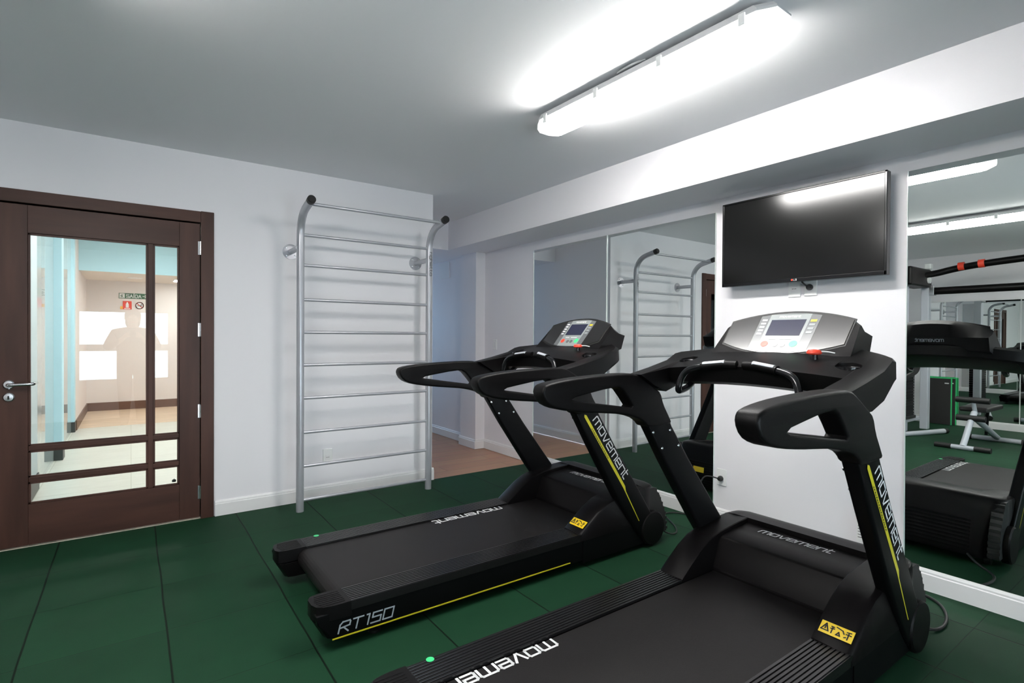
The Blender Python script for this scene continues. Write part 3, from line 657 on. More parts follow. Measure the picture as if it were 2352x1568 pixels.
# ------------------------------------------------------------------ treadmills
def make_treadmill():
    t = empty('treadmill')
    P = lambda n, mb, m, par=None, **k: mb.build(n, M[m], par or t, **k)
    def both(fn):
        for s in (1, -1): fn(s)
    # chassis side panels, rear end tapered
    def side(s):
        mb = MB().prism([(.655, .042), (1.985, .042), (2.60, .042), (2.60, .16), (1.985, .16), (.58, .16), (.59, .12)], 'xz', .285, .400)
        if s < 0: mb.mirror_y()
        o = P('side_panel', mb, 'blackm', bevel=.006)
        mb = MB()
        n = 9; w_ = (.402 - .272) / n
        prof = [(.272, .150)]
        for k in range(n):
            a = .272 + k * w_
            prof += [(a + .001, .186), (a + w_ * .66, .186), (a + w_ * .70, .1825), (a + w_ * .97, .1825)]
        prof += [(.402, .183), (.404, .150)]
        mb.prism(prof, 'yz', .70, 1.99)
        if s < 0: mb.mirror_y()
        P('foot_rail', mb, 'rail', smooth=True, angle=20)
        # rear end cap with rounded outer corner
        out = [(.72, .270), (.72, .404), (.655, .404), (.615, .397), (.588, .380), (.577, .350), (.577, .300), (.59, .278), (.62, .270)]
        mb = MB().prism(out, 'xy', .128, .187)
        lower = [(x + (.06 if x < .7 else 0) * .6, y) for x, y in out]
        mb.loft([[(x + (.045 if x < .7 else 0), min(y, .398), .05) for x, y in out], [(x + .004, min(y, .398), .122) for x, y in out]])
        for k in range(7):
            yy = .285 + k * .0155
            mb.box(.592 + abs(k - 3) * .004, .70, yy, yy + .009, .187, .1885)
        if s < 0: mb.mirror_y()
        c = P('end_cap', mb, 'blackp', bevel=.004)
        mb = MB().lathe([(0, 0), (.006, 0), (.006, .003), (0, .003)], (.582, .335 * s, .135), n=10, axis=(-1, 0, 0)); P('screw', mb, 'chrome', c)
    both(side)
    P('cross_frame', MB().box(.75, 2.60, -.285, .285, .06, .11), 'blackm')
    # running belt round the rear roller
    bt = []
    for k in range(13):
        a = PI / 2 + k / 12 * PI; bt.append((.722 + .046 * math.cos(a), .131 + .046 * math.sin(a)))
    loop = [(2.35, .177)] + bt + [(2.35, .085)]
    inner = [(2.35, .173)] + [(.722 + .042 * math.cos(PI / 2 + k / 12 * PI), .131 + .042 * math.sin(PI / 2 + k / 12 * PI)) for k in range(13)] + [(2.35, .089)]
    mb = MB(); n = len(loop)
    for k in range(n - 1):
        for q in (loop, inner):
            a, b = q[k], q[k + 1]
            mb.add([(a[0], -.266, a[1]), (b[0], -.266, b[1]), (b[0], .266, b[1]), (a[0], .266, a[1])], [(0, 1, 2, 3)])
    belt = P('running_belt', mb, 'belt', smooth=True, angle=50)
    P('rear_roller', MB().cyl((.722, -.268, .131), (.722, .268, .131), .0415, 24), 'blackm', smooth=True)
    P('deck', MB().box(.80, 2.35, -.262, .262, .12, .17), 'blackm')
    # motor hood
    def zs(x):
        pts = [(1.965, .190), (2.03, .238), (2.10, .286), (2.17, .322), (2.25, .342), (2.36, .354), (2.46, .362), (2.57, .366), (2.605, .345), (2.635, .27), (2.655, .16), (2.668, .05)]
        for (a, b), (c, e) in zip(pts, pts[1:]):
            if x <= c: return b + (e - b) * (x - a) / (c - a)
        return pts[-1][1]
    mb = MB()
    xs = [1.965, 1.99, 2.03, 2.07, 2.10, 2.135, 2.17, 2.21, 2.25, 2.30, 2.36, 2.41, 2.488]
    for s in (1, -1):
        rings = []
        for x in xs:
            z = zs(x); zb = .150; d_ = min(.075, (z - zb) * .45); hw_ = .404
            rings.append([(x, s * .272, zb), (x, s * .272, z - .003), (x, s * .276, z), (x, s * .385, z - .006), (x, s * .398, z - .012), (x, s * hw_, z - .024), (x, s * (hw_ + .002), zb)])
        mb.loft(rings)
    def hp(x, z): return (x, z)
    mb.prism([(2.185, .155), (2.185, .186), (2.193, .190), (2.243, .314), (2.256, .323), (2.36, .333), (2.482, .342), (2.49, .155)], 'xz', -.272, .272)
    xf = [2.48, 2.50, 2.53, 2.555, 2.575, 2.595, 2.615, 2.63, 2.655, 2.668]
    rings = []
    for x in xf:
        z = zs(x); k = (x - 2.48) / .188; hw_ = .404 - .10 * k * k; d_ = .03
        zb = .04
        zz = max(z, zb + .03)
        rings.append([(x, -hw_ - .002, zb), (x, -hw_, zz - .024), (x, -hw_ + .006, zz - .012), (x, -hw_ + .019, zz - .006), (x, -hw_ + .06, zz), (x, hw_ - .06, zz), (x, hw_ - .019, zz - .006), (x, hw_ - .006, zz - .012), (x, hw_, zz - .024), (x, hw_ + .002, zb)])
    mb.loft(rings)
    hood = P('motor_hood', mb, 'hood', smooth=True, angle=38)
    # lower sides of the hood
    def skirt(s):
        mb = MB().prism([(1.985, .03), (1.985, .155), (2.46, .155), (2.46, .045), (2.60, .045), (2.60, .03)], 'xz', .395, .404)
        if s < 0: mb.mirror_y()
        P('hood_skirt', mb, 'blackm')
    both(skirt)
    g = MB()
    for k in range(9):
        z = .062 + k * .020; x = 2.668 - max(0, (z - .05)) * .15
        g.box(x - .03, x + .005, -.26, .26, z, z + .010)
    P('vent_grille', g, 'blackm', hood)
    # front sticker on the far side of the grille, visible in the mirror
    P('front_sticker', MB().add([(2.666, .10, .150), (2.666, .20, .150), (2.661, .20, .192), (2.661, .10, .192)], [(0, 1, 2, 3)]), 'sticker', hood)
    # hood lettering
    L_ = lettering('movement', (2.405, .175, .3372), (.03, -1, 0), (1, .03, .075), .312, .030, .24, .25)
    P('lettering', L_, 'whiteink', hood)
    # warning sticker on the near arm
    u = Vector((.065, 0, .048)).normalized(); o0 = Vector((1.992, -.283, zs(1.992)))
    st = plate([(0, 0), (.108, 0), (.108, .046), (0, .046)], o0, (0, -1, 0), tuple(u), .0015); stk = P('warning_sticker', st, 'sticker', hood)
    rr = [[(.006, .012), (.030, .012), (.018, .038), (.006, .012)], [(.018, .019), (.018, .029)],
          [(.040, .010), (.040, .034)], [(.035, .026), (.046, .028)], [(.036, .034), (.044, .034)],
          [(.052, .038), (.072, .033), (.078, .024)], [(.056, .010), (.068, .010), (.062, .022), (.056, .010)],
          [(.092, .008), (.092, .034)], [(.085, .026), (.100, .026)], [(.086, .034), (.098, .036)], [(.082, .012), (.086, .014)]]
    P('pictograms', ribbons(rr, o0 + u.cross(Vector((0, 1, 0))) * 0, (0, -1, 0), tuple(u), .0042, .0025), 'ink', stk)
    # belt lettering, reads from the front of the machine
    P('belt_lettering', lettering('movement', (1.885, .262, .1772), (-1, 0, 0), (0, -1, 0), .465, .040, .24), 'whiteink', belt)
    # side lettering and stripe
    P('side_stripe', MB().box(.645, 1.895, -.4015, -.4, .049, .0545), 'yellow')
    P('model_lettering', lettering('RT150', (.668, -.4, .070), (1, 0, 0), (0, 0, 1), .225, .040, .17, .25), 'greyink')
    P('dot_sticker', MB().lathe([(0, 0), (.0135, 0), (.0135, .001), (0, .001)], (.80, .388, .187), n=20), 'green')
    # uprights
    up_prof = [(1.85, .90), (2.02, .90), (2.052, .84), (2.18, .66), (2.345, .445), (2.43, .335), (2.515, .22), (2.565, .16), (2.595, .12), (2.58, .06), (2.53, .03), (2.46, .05), (2.41, .10), (2.31, .225), (2.20, .373), (1.99, .68)]
    def splay(o, s):          # the posts lean slightly inwards towards the floor
        for v in o.data.vertices: v.co.y -= s * .035 * min(max((.84 - v.co.z) / .68, 0), 1)
        for ch in o.children: splay(ch, s)
    def upr(s):
        lo = up_prof
        o = curve_slab('upright', [lo], s * .4245, .0285, .014, M['blackm'], t)
        mb = MB().lathe([(0, .0), (.101, .0), (.101, .034), (.094, .041), (0, .043)], (2.538, s * .384, .112), n=40, axis=(0, s, 0))
        P('pivot_cover', mb, 'blackp', smooth=True, angle=40)
        for (x, z) in ((1.913, .822), (2.03, .822), (1.970, .745), (2.088, .745)):
            mb = MB().lathe([(0, 0), (.0075, 0), (.0075, .002), (.005, .0045), (0, .005)], (x, s * .3962, z), n=14, axis=(0, -s, 0))
            P('bolt', mb, 'chrome', o, smooth=True)
        return o
    uf = upr(1); un = upr(-1)
    yo = -.4532
    dn = Vector((.262, 0, -.357)).normalized(); pu = Vector((.357, 0, .262)).normalized()
    L_ = lettering('movement', (2.003, yo, .806), tuple(dn), tuple(pu), .442, .037, .19); P('upright_lettering', L_, 'whiteink', un)
    a = Vector((1.934, yo, .838)); b = Vector((2.266, yo, .398)); c = Vector((2.420, yo, .165))
    d1 = (b - a).normalized(); n1 = Vector((-d1.z, 0, d1.x)) * -1
    if n1.x < 0: n1 = -n1
    q = .0008
    mb = MB().add([tuple(p + Vector((0, -q, 0))) for p in (a - n1 * .001 + d1 * .01, a + n1 * .007, a + n1 * .016 + d1 * .012, b + n1 * .016, b + n1 * .004 + d1 * .03, c + n1 * .004, c - n1 * .001, b - n1 * .001 + d1 * .0)], [(0, 1, 2, 3, 4, 5, 6, 7)])
    ys_ = P('upright_stripe', mb, 'yellow', un)
    mk = [[(.10 + k * .0125, .004), (.10 + k * .0125 + .003 + (k * 7 % 3) * .0016, .004 + (k * 5 % 3) * .0012)] for k in range(18)]
    P('stripe_print', ribbons(mk, a + Vector((0, -q, 0)), tuple(d1), tuple(n1), .0045), 'ink', ys_)
    splay(un, -1); splay(uf, 1)
    # handrail loops
    outl = [(1.272, 1.030), (1.278, 1.056), (1.298, 1.067), (1.36, 1.077), (1.45, 1.085), (1.58, 1.091), (1.70, 1.094), (1.80, 1.092), (1.86, 1.062), (1.93, 1.020), (1.965, 1.0), (1.985, .945), (2.020, .895), (2.048, .852), (2.0, .848), (1.90, .848), (1.872, .852), (1.855, .872), (1.81, .897), (1.70, .922), (1.60, .933), (1.50, .943), (1.40, .957), (1.34, .970), (1.295, .992)]
    hole = [(1.425, 1.000), (1.44, 1.008), (1.50, 1.017), (1.60, 1.031), (1.66, 1.036), (1.69, 1.036), (1.715, 1.022), (1.75, .985), (1.778, .952), (1.770, .944), (1.70, .955), (1.60, .970), (1.50, .986), (1.435, .996)]
    def hr(s): curve_slab('handrail', [smooth_loop(outl, 1), hole], s * .427, .035, .010, M['blackp'], t)
    both(hr)
    # console tray
    rings = []
    vs_ = [-.452, -.44, -.40, -.375, -.365, -.33, -.27, -.18, -.09, 0, .09, .18, .27, .33, .365, .375, .40, .44, .452]
    for v in vs_:
        a = min(abs(v) / .452, 1); c = 1 - a * a
        xo = 2.175 + .26 * c ** .8; zo = 1.180 + .045 * c
        if abs(v) >= .37:
            k = .006 if abs(v) > .445 else 0
            ring = [(1.805, 1.088 - k), (1.93, 1.113 - k), (2.07, 1.146 - k), (xo - .03 - k, zo - k), (xo - k, zo - .012), (xo + .004 - k, zo - .07), (xo - .02, zo - .085 + k), (2.07, 1.035 + k), (1.975, 1.006 + k), (1.90, 1.035)]
        else:
            zi = 1.120 + .022 * (1 - (v / .36) ** 2)
            xi = 1.952 + .03 * (abs(v) / .36) ** 3
            ring = [(xi, zi - .006), (xi + .03, zi + .004), (2.07, zi + .026), (xo - .03, zo), (xo, zo - .012), (xo + .004, zo - .07), (xo - .02, zo - .085), (2.12, 1.065), (xi + .05, zi - .083), (xi + .012, zi - .07)]
        rings.append([(x, v, z) for x, z in ring])
    tray = P('console_tray', MB().loft(rings), 'blackp', smooth=True, angle=32)
    cut = []
    for s in (1, -1):
        c = MB().cyl((2.085, s * .335, 1.095), (2.085, s * .335, 1.30), .042, 40).build('cut', M['blackm']); cut.append(c)
    boolean(tray, cut)
    tray.data.materials.clear(); tray.data.materials.append(M['blackp'])
    for p in tray.data.polygons: p.use_smooth = True
    tray.data.set_sharp_from_angle(angle=math.radians(32))
    for s in (1, -1):
        P('cup_holder', MB().lathe([(.0405, .052), (.0415, .053), (.0405, 0), (0, .0), (0, .003), (.038, .003), (.039, .05)], (2.085, s * .335, 1.0955), n=36), 'blackg', tray, smooth=True, angle=40)
    # display housing
    rings = []
    for k in range(-10, 11):
        v = k / 10 * .295; a = abs(k) / 10
        zt = 1.366 - .058 * a ** 2; xt = 2.200 + (zt - 1.181) / 1.138
        xc = 1.985 + .06 * a ** 2; zc = 1.148 - .004 * a
        if a == 1: zt -= .01
        zb_ = 1.183 + .0 * a; xb_ = 2.2
        vt = v * .955
        rings.append([(xc, v, zc - .02), (xc + .004, v, zc), (2.10, v, zc + .018), (2.175, v, 1.174), (xb_, v, zb_), (xt, vt, zt), (xt + .015, vt, zt + .003), (xt + .045, vt, zt - .02), (2.43, vt, 1.26), (2.40, vt, 1.18), (2.2, v, 1.12)])
    hs = P('display_housing', MB().loft(rings), 'blackp', smooth=True, angle=30)
    e1 = Vector((0, -1, 0)); e2 = Vector((.660, 0, .751)); O = Vector((2.2030, 0, 1.1845))
    def lens(hw_, lo_mid, lo_c, hi_c, hi_mid, n=14):
        pts = []
        for k in range(n + 1):
            a = -1 + 2 * k / n; pts.append((a * hw_, lo_mid + (lo_c - lo_mid) * a * a))
        for k in range(n + 1):
            a = 1 - 2 * k / n; pts.append((a * hw_ * 1.01, hi_mid + (hi_c - hi_mid) * a * a))
        return pts
    def slab(pts, l0, l1):
        n_ = e1.cross(e2); n = len(pts)
        vs = [tuple(O + e1 * p[0] + e2 * p[1] + n_ * l) for l in (l0, l1) for p in pts]
        return MB().add(vs, [tuple(range(n))[::-1], tuple(range(n, 2 * n))] + [(i, (i + 1) % n, n + (i + 1) % n, n + i) for i in range(n)])
    P('display_gasket', slab(lens(.263, -.008, .048, .190, .243), -.002, .0015), 'ink', hs)
    gl = P('display_panel', slab(lens(.256, .0, .055, .183, .236), .0005, .004), 'dispglass', hs)
    kp = P('keypad', slab([(-.125, .018), (-.06, .008), (0, .006), (.06, .008), (.125, .018), (.130, .214), (.06, .227), (0, .230), (-.06, .227), (-.130, .214)], .003, .0048), 'keypad', hs)
    P('keypad_center', slab([(-.085, .010), (.085, .010), (.088, .222), (-.088, .222)], .0045, .0053), 'keypadl', kp)
    P('screen', slab([(-.073, .098), (.073, .098), (.075, .190), (-.075, .190)], .005, .0060), 'lcd', hs)
    def btn(x, y, r, m): P('button', slab(disc_pts(x, y, r, 18), .005, .0065), m, kp)
    btn(-.060, .050, .016, 'red'); btn(-.012, .046, .012, 'keypad'); btn(.020, .046, .012, 'keypad'); btn(.063, .052, .017, 'green')
    for k in range(4): P('button', slab([(.094, .110 + k * .022), (.118, .110 + k * .022), (.118, .122 + k * .022), (.094, .122 + k * .022)], .0045, .006), 'keypadl' if k < 3 else 'sticker', kp)
    for k in range(5): P('button', slab([(-.118, .105 + k * .020), (-.096, .105 + k * .020), (-.096, .114 + k * .020), (-.118, .114 + k * .020)], .0045, .006), 'whiteink', kp)
    P('keypad_print', ribbons([[(-.05, .078), (-.02, .078)], [(0, .078), (.05, .078)]], O + e1.cross(e2) * .0053, tuple(e1), tuple(e2), .004), 'whiteink', kp)
    # maker's lettering above the screen and on the console back
    nb = Vector((1, 0, 0))
    P('lettering', lettering('movement', tuple(O + e1 * -.045 + e2 * .203 + e1.cross(e2) * .0054), tuple(e1), tuple(e2), .09, .008, .26), 'whiteink', kp)
    P('back_lettering', lettering('movement', (2.424, -.072, 1.235), (0, 1, 0), (.33, 0, .98), .146, .016, .22), 'greyink', hs)
    # emergency stop
    eb = P('emergency_button', MB().lathe([(0, .028), (.020, .028), (.0265, .033), (.0265, .038), (.021, .046), (0, .049)], (2.125, -.198, 1.160), n=28), 'red', smooth=True)
    P('button_stem', MB().lathe([(0, 0), (.020, 0), (.020, .006), (.013, .008), (.012, .030), (0, .030)], (2.125, -.198, 1.160), n=20), 'blackg', eb, smooth=True)
    P('safety_clip', MB().tube(smooth_path([(2.125, -.215, 1.20), (2.15, -.235, 1.20), (2.165, -.255, 1.195)], 2), .0022, 8), 'white', smooth=True)
    # pulse grips
    def grip(s):
        path = smooth_path([(1.955, s * .018, 1.142), (1.945, s * .07, 1.144), (1.926, s * .18, 1.128), (1.918, s * .228, 1.110), (1.908, s * .248, 1.07), (1.902, s * .256, 1.025), (1.925, s * .258, 1.022), (1.985, s * .262, 1.035), (2.03, s * .262, 1.07)], 3)
        gb = P('grip_bar', MB().tube(path, .0135, 14), 'blackg', smooth=True)
        P('grip_sleeve', MB().tube([(1.954, s * .016, 1.1425), (1.945, s * .07, 1.1436), (1.930, s * .16, 1.1310)], .0175, 16), 'blackp', gb, smooth=True)
        P('sensor_plate', MB().tube([(1.9425, s * .06, 1.1500), (1.9285, s * .15, 1.1385)], .0122, 14), 'silverm', gb, smooth=True)
    both(grip)
    def ribs(s):
        mb = MB().prism([(2.46, .345), (2.575, .345), (2.625, .29), (2.675, .18), (2.69, .06), (2.46, .05)], 'xz', .345, .396)
        for k in range(9):
            a = k / 8; x = 2.588 + .10 * math.sin(a * PI / 2); z = .330 - a * .25
            mb.box(x, x + .012, .345, .396, z - .010, z + .006)
        if s < 0: mb.mirror_y()
        P('ribbed_cover', mb, 'rubber')
    both(ribs)
    # feet and wheels
    for s in (1, -1):
        P('wheel', MB().lathe([(0, -.014), (.028, -.014), (.030, -.010), (.030, .010), (.028, .014), (0, .014)], (2.60, s * .33, .0305), n=24, axis=(0, 1, 0)), 'rubber', smooth=True, angle=40)
        P('wheel_bolt', MB().lathe([(0, 0), (.006, 0), (.006, .012), (0, .012)], (2.60, s * .344, .0305), n=10, axis=(0, s, 0)), 'chrome')
        P('foot', MB().lathe([(0, 0), (.026, 0), (.026, .012), (.010, .016), (.008, .06), (0, .06)], (.84, s * .34, 0), n=20), 'rubber', smooth=True, angle=40)
    return t
C1, C2 = 2.507, 1.183
tm = make_treadmill(); tm.location = (0, C1, 0)
tag(tm, 'black treadmill in front of the wall bars, farther from the camera', 'treadmill', 'treadmills facing the mirror wall')
tm2 = copy_tree(tm); tm2.location = (0, C2, 0)
tm2['label'] = 'black treadmill nearest the camera, below the wall television'
for ch in tm2.children:                       # the belts stopped at different points
    if ch.name.startswith('running_belt'):
        for g2 in ch.children:
            if g2.name.startswith('belt_lettering'): g2.location.x -= .675

# ------------------------------------------------------------------ gym machines behind the camera's left, seen in the mirror
def tubes(name, parent, m, r, *paths):
    mb = MB()
    for p in paths: mb.tube(p, r, 16)
    return mb.build(name, M[m], parent, smooth=True)
ms = thing('multi_gym', 'silver cable multi gym with black weight stack by the rear wall', 'gym machine', (-2.19, 2.58, 0))
MB().box(-.045, .045, -.045, .045, .05, 2.10).build('column', M['silverm'], ms, bevel=.01)
MB().box(.43, .50, .05, .12, .05, 2.0).build('column', M['silverm'], ms, bevel=.01)
MB().tube([(-.10, -.18, .035), (.85, .06, .035)], .034, 18).build('base_tube', M['silverm'], ms, smooth=True)
MB().tube([(-.10, -.18, .035), (-.16, -.195, .035)], .036, 18).build('end_cap', M['rubber'], ms, smooth=True)
MB().box(-.05, .75, .04, .12, .17, .21).build('base_rail', M['silverm'], ms, bevel=.008)
for k in range(15):
    MB().box(.27, .60, .03, .17, .255 + k * .036, .288 + k * .036).build('weight_plate', M['blackm'], ms, bevel=.003)
mb = MB()
for k in range(15): mb.lathe([(0, 0), (.006, 0), (.006, .003), (0, .003)], (.30, .03, .272 + k * .036), n=8, axis=(0, -1, 0))
mb.build('plate_markings', M['whiteink'], ms)
MB().box(.24, .62, .02, .18, .215, .253).build('stack_base', M['rubber'], ms, bevel=.006)
for xx in (.34, .53): MB().cyl((xx, .10, .25), (xx, .10, 2.0), .011, 12).build('guide_rod', M['chrome'], ms, smooth=True)
hdb = MB().box(-.02, .70, -.06, .17, 1.93, 2.17).build('head_cover', M['blackp'], ms, bevel=.03, seg=4)
MB().lathe([(0, 0), (.05, 0), (.05, .02), (0, .03)], (.12, -.06, 2.03), axis=(0, -1, 0)).build('pulley_cover', M['white'], hdb, smooth=True)
MB().box(.0, .10, -.08, .0, 2.17, 2.25).build('pulley_cover', M['white'], hdb, bevel=.02)
MB().tube(smooth_path([(.25, -.02, 2.08), (.05, -.12, 2.11), (-.02, -.28, 2.16), (0, -.6, 2.20), (.02, -1.3, 2.24), (.02, -1.9, 2.25)], 3), .042, 18).build('upper_boom', M['blackp'], ms, smooth=True)
for yy in (-.37, -.57): MB().tube([(-.0, yy - .03, 2.187 + (-.37 - yy) * .07), (0, yy + .03, 2.183 + (-.37 - yy) * .07)], .052, 20).build('clamp', M['red'], ms, smooth=True)
MB().tube([(0, -.05, 1.885), (0, -1.9, 1.885)], .048, 18).build('cross_bar', M['blackp'], ms, smooth=True)
MB().box(-.05, .05, -.10, -.045, 1.83, 1.96).build('bar_bracket', M['chrome'], ms, bevel=.006)
MB().box(-.045, .045, -1.95, -1.86, .05, 2.30).build('column', M['silverm'], ms, bevel=.01)
MB().tube([(-.2, -1.9, .035), (.4, -1.9, .035)], .034, 18).build('base_tube', M['silverm'], ms, smooth=True)
MB().box(.02, .45, -.03, .05, .95, 1.02).build('arm_pad', M['darkfoam'], ms, bevel=.02, seg=3)

bn = thing('weight_bench', 'silver adjustable bench with black end grips on green floor', 'bench', (-1.02, 1.89, 0))
MB().tube([(0, -.11, .032), (0, .09, .032)], .032, 18).build('front_foot', M['silverm'], bn, smooth=True)
for a, b in ((-.25, -.11), (.09, .24)): MB().tube([(0, a, .033), (0, b, .033)], .037, 18).build('foot_sleeve', M['rubber'], bn, smooth=True)
MB().tube([(0, -.01, .05), (-.20, -.02, .30), (-.32, -.03, .42)], .030, 16).build('front_post', M['silverm'], bn, smooth=True)
MB().tube([(-.28, -.03, .38), (-1.12, -.06, .05)], .032, 16).build('spine', M['silverm'], bn, smooth=True)
MB().tube([(-1.12, -.28, .032), (-1.12, .18, .032)], .030, 16).build('rear_foot', M['silverm'], bn, smooth=True)
for a, b in ((-.36, -.28), (.18, .26)): MB().tube([(-1.12, a, .033), (-1.12, b, .033)], .034, 16).build('foot_sleeve', M['rubber'], bn, smooth=True)
MB().box(-1.0, -.35, -.14, .12, .42, .475).build('seat_pad', M['darkfoam'], bn, bevel=.02, seg=3)
MB().tube([(-.36, -.03, .40), (-.30, -.02, .56)], .022, 12).build('roller_post', M['silverm'], bn, smooth=True)
MB().tube([(-.30, -.17, .56), (-.30, .13, .56)], .034, 18).build('leg_roller', M['rubber'], bn, smooth=True)
MB().tube([(-.24, -.15, .36), (-.24, .11, .36)], .034, 18).build('leg_roller', M['rubber'], bn, smooth=True)
MB().tube([(-.9, -.02, .42), (-.78, -.03, .12)], .016, 12).build('brace', M['blackm'], bn, smooth=True)

for i, (xx, yy, lab) in enumerate(((XR + .095, 2.74, 'green edged black exercise mat, front one of the leaning pair'), (XR + .04, 2.70, 'green edged black exercise mat, rear one of the leaning pair'))):
    mt = thing('exercise_mat', lab, 'mat', (xx, yy, 0), 'exercise mats leaning on the rear wall')
    MB().box(.012, .022, -.16, .16, .004, .675).build('mat_face', M['darkfoam'], mt, bevel=.003)
    MB().box(-.02, .012, -.17, .17, 0, .69).build('mat_edge', M['greenpad'], mt, bevel=.008)
    MB().box(.022, .0235, -.14, -.09, .60, .615).build('mat_label', M['whiteink'], mt)

# a second seat-type machine near the rear wall
bk = thing('exercise_bike', 'black exercise bike at the far right of the mirror reflection', 'exercise bike', (-2.05, 1.30, 0))
MB().tube([(.35, -.22, .03), (.35, .22, .03)], .03, 16).build('front_foot', M['silverm'], bk, smooth=True)
MB().tube([(-.45, -.22, .03), (-.45, .22, .03)], .03, 16).build('rear_foot', M['silverm'], bk, smooth=True)
MB().lathe([(0, -.05), (.20, -.05), (.22, -.03), (.22, .03), (.20, .05), (0, .05)], (.15, 0, .33), n=40, axis=(0, 1, 0)).build('flywheel_cover', M['blackp'], bk, smooth=True, angle=40)
MB().tube([(-.45, 0, .04), (0, 0, .25), (.35, 0, .04)], .035, 16).build('frame', M['blackm'], bk, smooth=True)
MB().tube([(-.12, 0, .28), (-.25, 0, .74)], .028, 16).build('seat_post', M['chrome'], bk, smooth=True)
MB().loft([[(-.38, -.11, .74), (-.38, .11, .74), (-.38, .11, .79), (-.38, -.11, .79)], [(-.22, -.09, .75), (-.22, .09, .75), (-.22, .09, .80), (-.22, -.09, .80)], [(-.08, -.03, .75), (-.08, .03, .75), (-.08, .03, .79), (-.08, -.03, .79)]]).build('saddle', M['darkfoam'], bk, bevel=.02, seg=3)
MB().tube([(.22, 0, .35), (.34, 0, 1.02)], .03, 16).build('handle_post', M['blackm'], bk, smooth=True)
MB().tube(smooth_path([(.12, -.22, 1.06), (.30, -.20, 1.0), (.34, 0, 1.0), (.30, .20, 1.0), (.12, .22, 1.06)], 3), .015, 12).build('handlebar', M['rubber'], bk, smooth=True)
MB().box(.33, .37, -.10, .10, 1.03, 1.17).build('display', M['keypad'], bk, bevel=.01)
for s in (1, -1):
    cr = MB().tube([(.05, s * .05, .33), (.05, s * .09, .33), (.05 + s * .12, s * .10, .33 - s * .12)], .012, 10).build('crank', M['chrome'], bk, smooth=True)
    MB().box(.05 + s * .12 - .05, .05 + s * .12 + .05, min(s * .10, s * .19), max(s * .10, s * .19), .32 - s * .12, .345 - s * .12).build('pedal', M['rubber'], cr, bevel=.004)

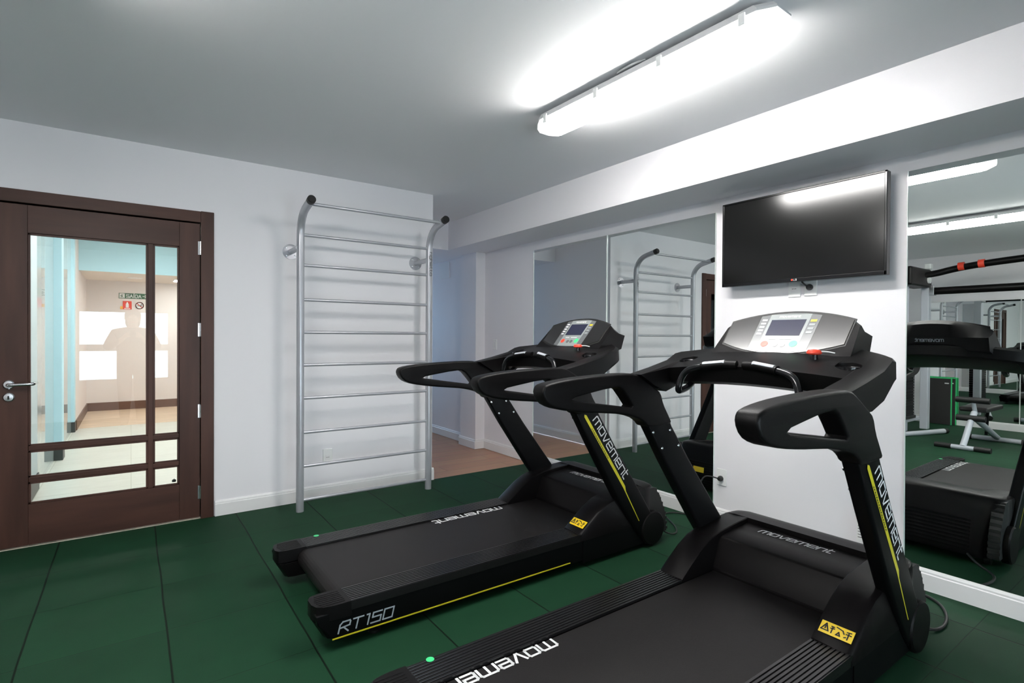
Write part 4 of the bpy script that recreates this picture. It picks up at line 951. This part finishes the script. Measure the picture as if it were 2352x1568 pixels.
# ------------------------------------------------------------------ photographer (reflected in the door glass)
def person():
    root = thing('person', 'person in dark clothes holding a camera, reflected in the door glass', 'person', (.02, -.36, 0))
    J = {'pelvis': (0, -.02, .86, .19, .12), 'waist': (0, -.01, .98, .185, .12), 'chest': (0, -.02, 1.14, .20, .12), 'upch': (0, -.03, 1.26, .17, .10), 'neck': (0, 0, 1.34, .05, .05), 'head0': (0, .03, 1.41, .065, .075), 'head1': (0, .02, 1.50, .075, .09), 'head2': (0, .01, 1.56, .05, .06)}
    for s, k in ((1, 'r'), (-1, 'l')):
        J.update({'hip' + k: (s * .09, -.02, .80, .12, .11), 'knee' + k: (s * .085, .02, .46, .085, .08), 'ank' + k: (s * .09, -.03, .09, .055, .055), 'toe' + k: (s * .105, .11, .035, .036, .03), 'sh' + k: (s * .19, -.03, 1.255, .075, .075), 'elb' + k: (s * .285, .03, 1.06, .055, .055), 'wri' + k: (s * .105, .215, 1.19, .028, .026), 'palm' + k: (s * .082, .235, 1.235, .03, .018)})
        for f in range(4):
            b = (s * (.070 - f * .004), .245 + .004 * f, 1.262 - f * .016)
            J['f%d0' % f + k] = (b[0], b[1], b[2], .0095, .0095); J['f%d1' % f + k] = (b[0] - s * .022, b[1] + .018, b[2] + .012 - f * .002, .0085, .0085); J['f%d2' % f + k] = (b[0] - s * (.040 - .003 * f), b[1] + .012, b[2] + .016, .0075, .0075)
        J['t0' + k] = (s * .070, .222, 1.215, .011, .011); J['t1' + k] = (s * .050, .216, 1.222, .009, .009)
    E = [('pelvis', 'waist'), ('waist', 'chest'), ('chest', 'upch'), ('upch', 'neck'), ('neck', 'head0'), ('head0', 'head1'), ('head1', 'head2')]
    for k in 'rl':
        E += [('pelvis', 'hip' + k), ('hip' + k, 'knee' + k), ('knee' + k, 'ank' + k), ('ank' + k, 'toe' + k), ('upch', 'sh' + k), ('sh' + k, 'elb' + k), ('elb' + k, 'wri' + k), ('wri' + k, 'palm' + k), ('palm' + k, 't0' + k), ('t0' + k, 't1' + k)]
        for f in range(4): E += [('palm' + k, 'f%d0' % f + k), ('f%d0' % f + k, 'f%d1' % f + k), ('f%d1' % f + k, 'f%d2' % f + k)]
    ks = list(J); idx = {k: i for i, k in enumerate(ks)}
    me = bpy.data.meshes.new('body'); me.from_pydata([J[k][:3] for k in ks], [(idx[a], idx[b]) for a, b in E], [])
    o = bpy.data.objects.new('body', me); COL.objects.link(o)
    o.modifiers.new('skin', 'SKIN'); sv = me.skin_vertices[0].data
    for k in ks: sv[idx[k]].radius = J[k][3:5]
    sv[idx['pelvis']].use_root = True
    sb = o.modifiers.new('sub', 'SUBSURF'); sb.levels = 2; sb.render_levels = 2
    m2 = evaluated_mesh(o); o.modifiers.clear(); o.data = m2; o.parent = root
    m2.materials.clear()
    for k in ('skin', 'shirt', 'trouser', 'rubber'): m2.materials.append(M[k])
    for p in m2.polygons:
        c = p.center; p.use_smooth = True
        p.material_index = 0
        if c.z < .10: p.material_index = 3
        elif c.z < .92: p.material_index = 2
        elif c.z < 1.335 and not (c.y > .17 and abs(c.x) < .15): p.material_index = 1
    def blob(name, c, r, m, n=20):
        bm = bmesh.new(); bmesh.ops.create_uvsphere(bm, u_segments=n, v_segments=n // 2 + 2, radius=1)
        mm = bpy.data.meshes.new(name)
        for v in bm.verts: v.co = Vector((v.co.x * r[0] + c[0], v.co.y * r[1] + c[1], v.co.z * r[2] + c[2]))
        bm.to_mesh(mm); bm.free(); return finish(name, mm, M[m], root, 0, 2, True, 180)
    blob('hair', (0, -.005, 1.505), (.092, .098, .085), 'hair'); blob('hair', (0, -.055, 1.42), (.085, .05, .11), 'hair')
    for s in (1, -1):
        blob('eye', (s * .030, .105, 1.475), (.010, .006, .006), 'white', 10); blob('ear', (s * .080, .015, 1.465), (.012, .02, .03), 'skin', 12)
    blob('nose', (0, .115, 1.448), (.012, .018, .02), 'skin', 12); blob('mouth', (0, .105, 1.412), (.024, .006, .006), 'red', 12)
    return root
person()
cm = thing('camera_body', 'black camera held by the reflected photographer', 'camera', (.02, -.125, 1.25))
MB().box(-.068, .068, -.03, .02, -.045, .04).build('body', M['blackp'], cm, bevel=.01, seg=3)
MB().box(-.025, .025, -.02, .015, .04, .06).build('viewfinder', M['blackp'], cm, bevel=.006)
MB().lathe([(0, 0), (.034, 0), (.036, .05), (.034, .07), (.028, .07), (.025, .06), (0, .06)], (0, .02, 0), n=30, axis=(0, 1, 0)).build('lens', M['blackg'], cm, smooth=True, angle=40)

# ------------------------------------------------------------------ light
wd = bpy.data.worlds.new('sky'); scn.world = wd; wd.use_nodes = True
bg = wd.node_tree.nodes['Background']; sky_tc = wd.node_tree.nodes.new('ShaderNodeTexCoord'); sky_sx = wd.node_tree.nodes.new('ShaderNodeSeparateXYZ'); sky_r = wd.node_tree.nodes.new('ShaderNodeValToRGB'); sky_m = wd.node_tree.nodes.new('ShaderNodeMapRange')
sky_m.inputs['From Min'].default_value = -.6; sky_m.inputs['From Max'].default_value = .6
sky_r.color_ramp.elements[0].color = (.80, .90, 1, 1); sky_r.color_ramp.elements[1].color = (.42, .68, 1, 1)
wd.node_tree.links.new(sky_tc.outputs['Generated'], sky_sx.inputs[0]); wd.node_tree.links.new(sky_sx.outputs[1], sky_m.inputs['Value'])
wd.node_tree.links.new(sky_m.outputs[0], sky_r.inputs['Fac']); wd.node_tree.links.new(sky_r.outputs['Color'], bg.inputs['Color'])
bg.inputs['Strength'].default_value = 8.5
def portal(loc, rot, sx, sy):
    l = bpy.data.lights.new('window_portal', 'AREA'); l.shape = 'RECTANGLE'; l.size = sx; l.size_y = sy; l.cycles.is_portal = True
    o = bpy.data.objects.new('window_portal', l); COL.objects.link(o); o.location = loc; o.rotation_euler = rot
portal((-.07, YN - .12, 1.08), (PI / 2, 0, 0), 1.14, 1.04)
portal((1.4, YN - .12, .70), (PI / 2, 0, 0), 1.2, 1.1)  # portal of the added low window
portal((2.66, 8.12, 1.35), (-PI / 2, 0, 0), .48, 1.1)

vs = scn.view_settings
vs.view_transform = 'Standard'; vs.look = 'None'; vs.gamma = 1; vs.use_curve_mapping = False; vs.exposure = 0.5
cy = scn.cycles
cy.max_bounces = 12; cy.diffuse_bounces = 6; cy.glossy_bounces = 7; cy.transparent_max_bounces = 16; cy.sample_clamp_indirect = 6; cy.blur_glossy = .3
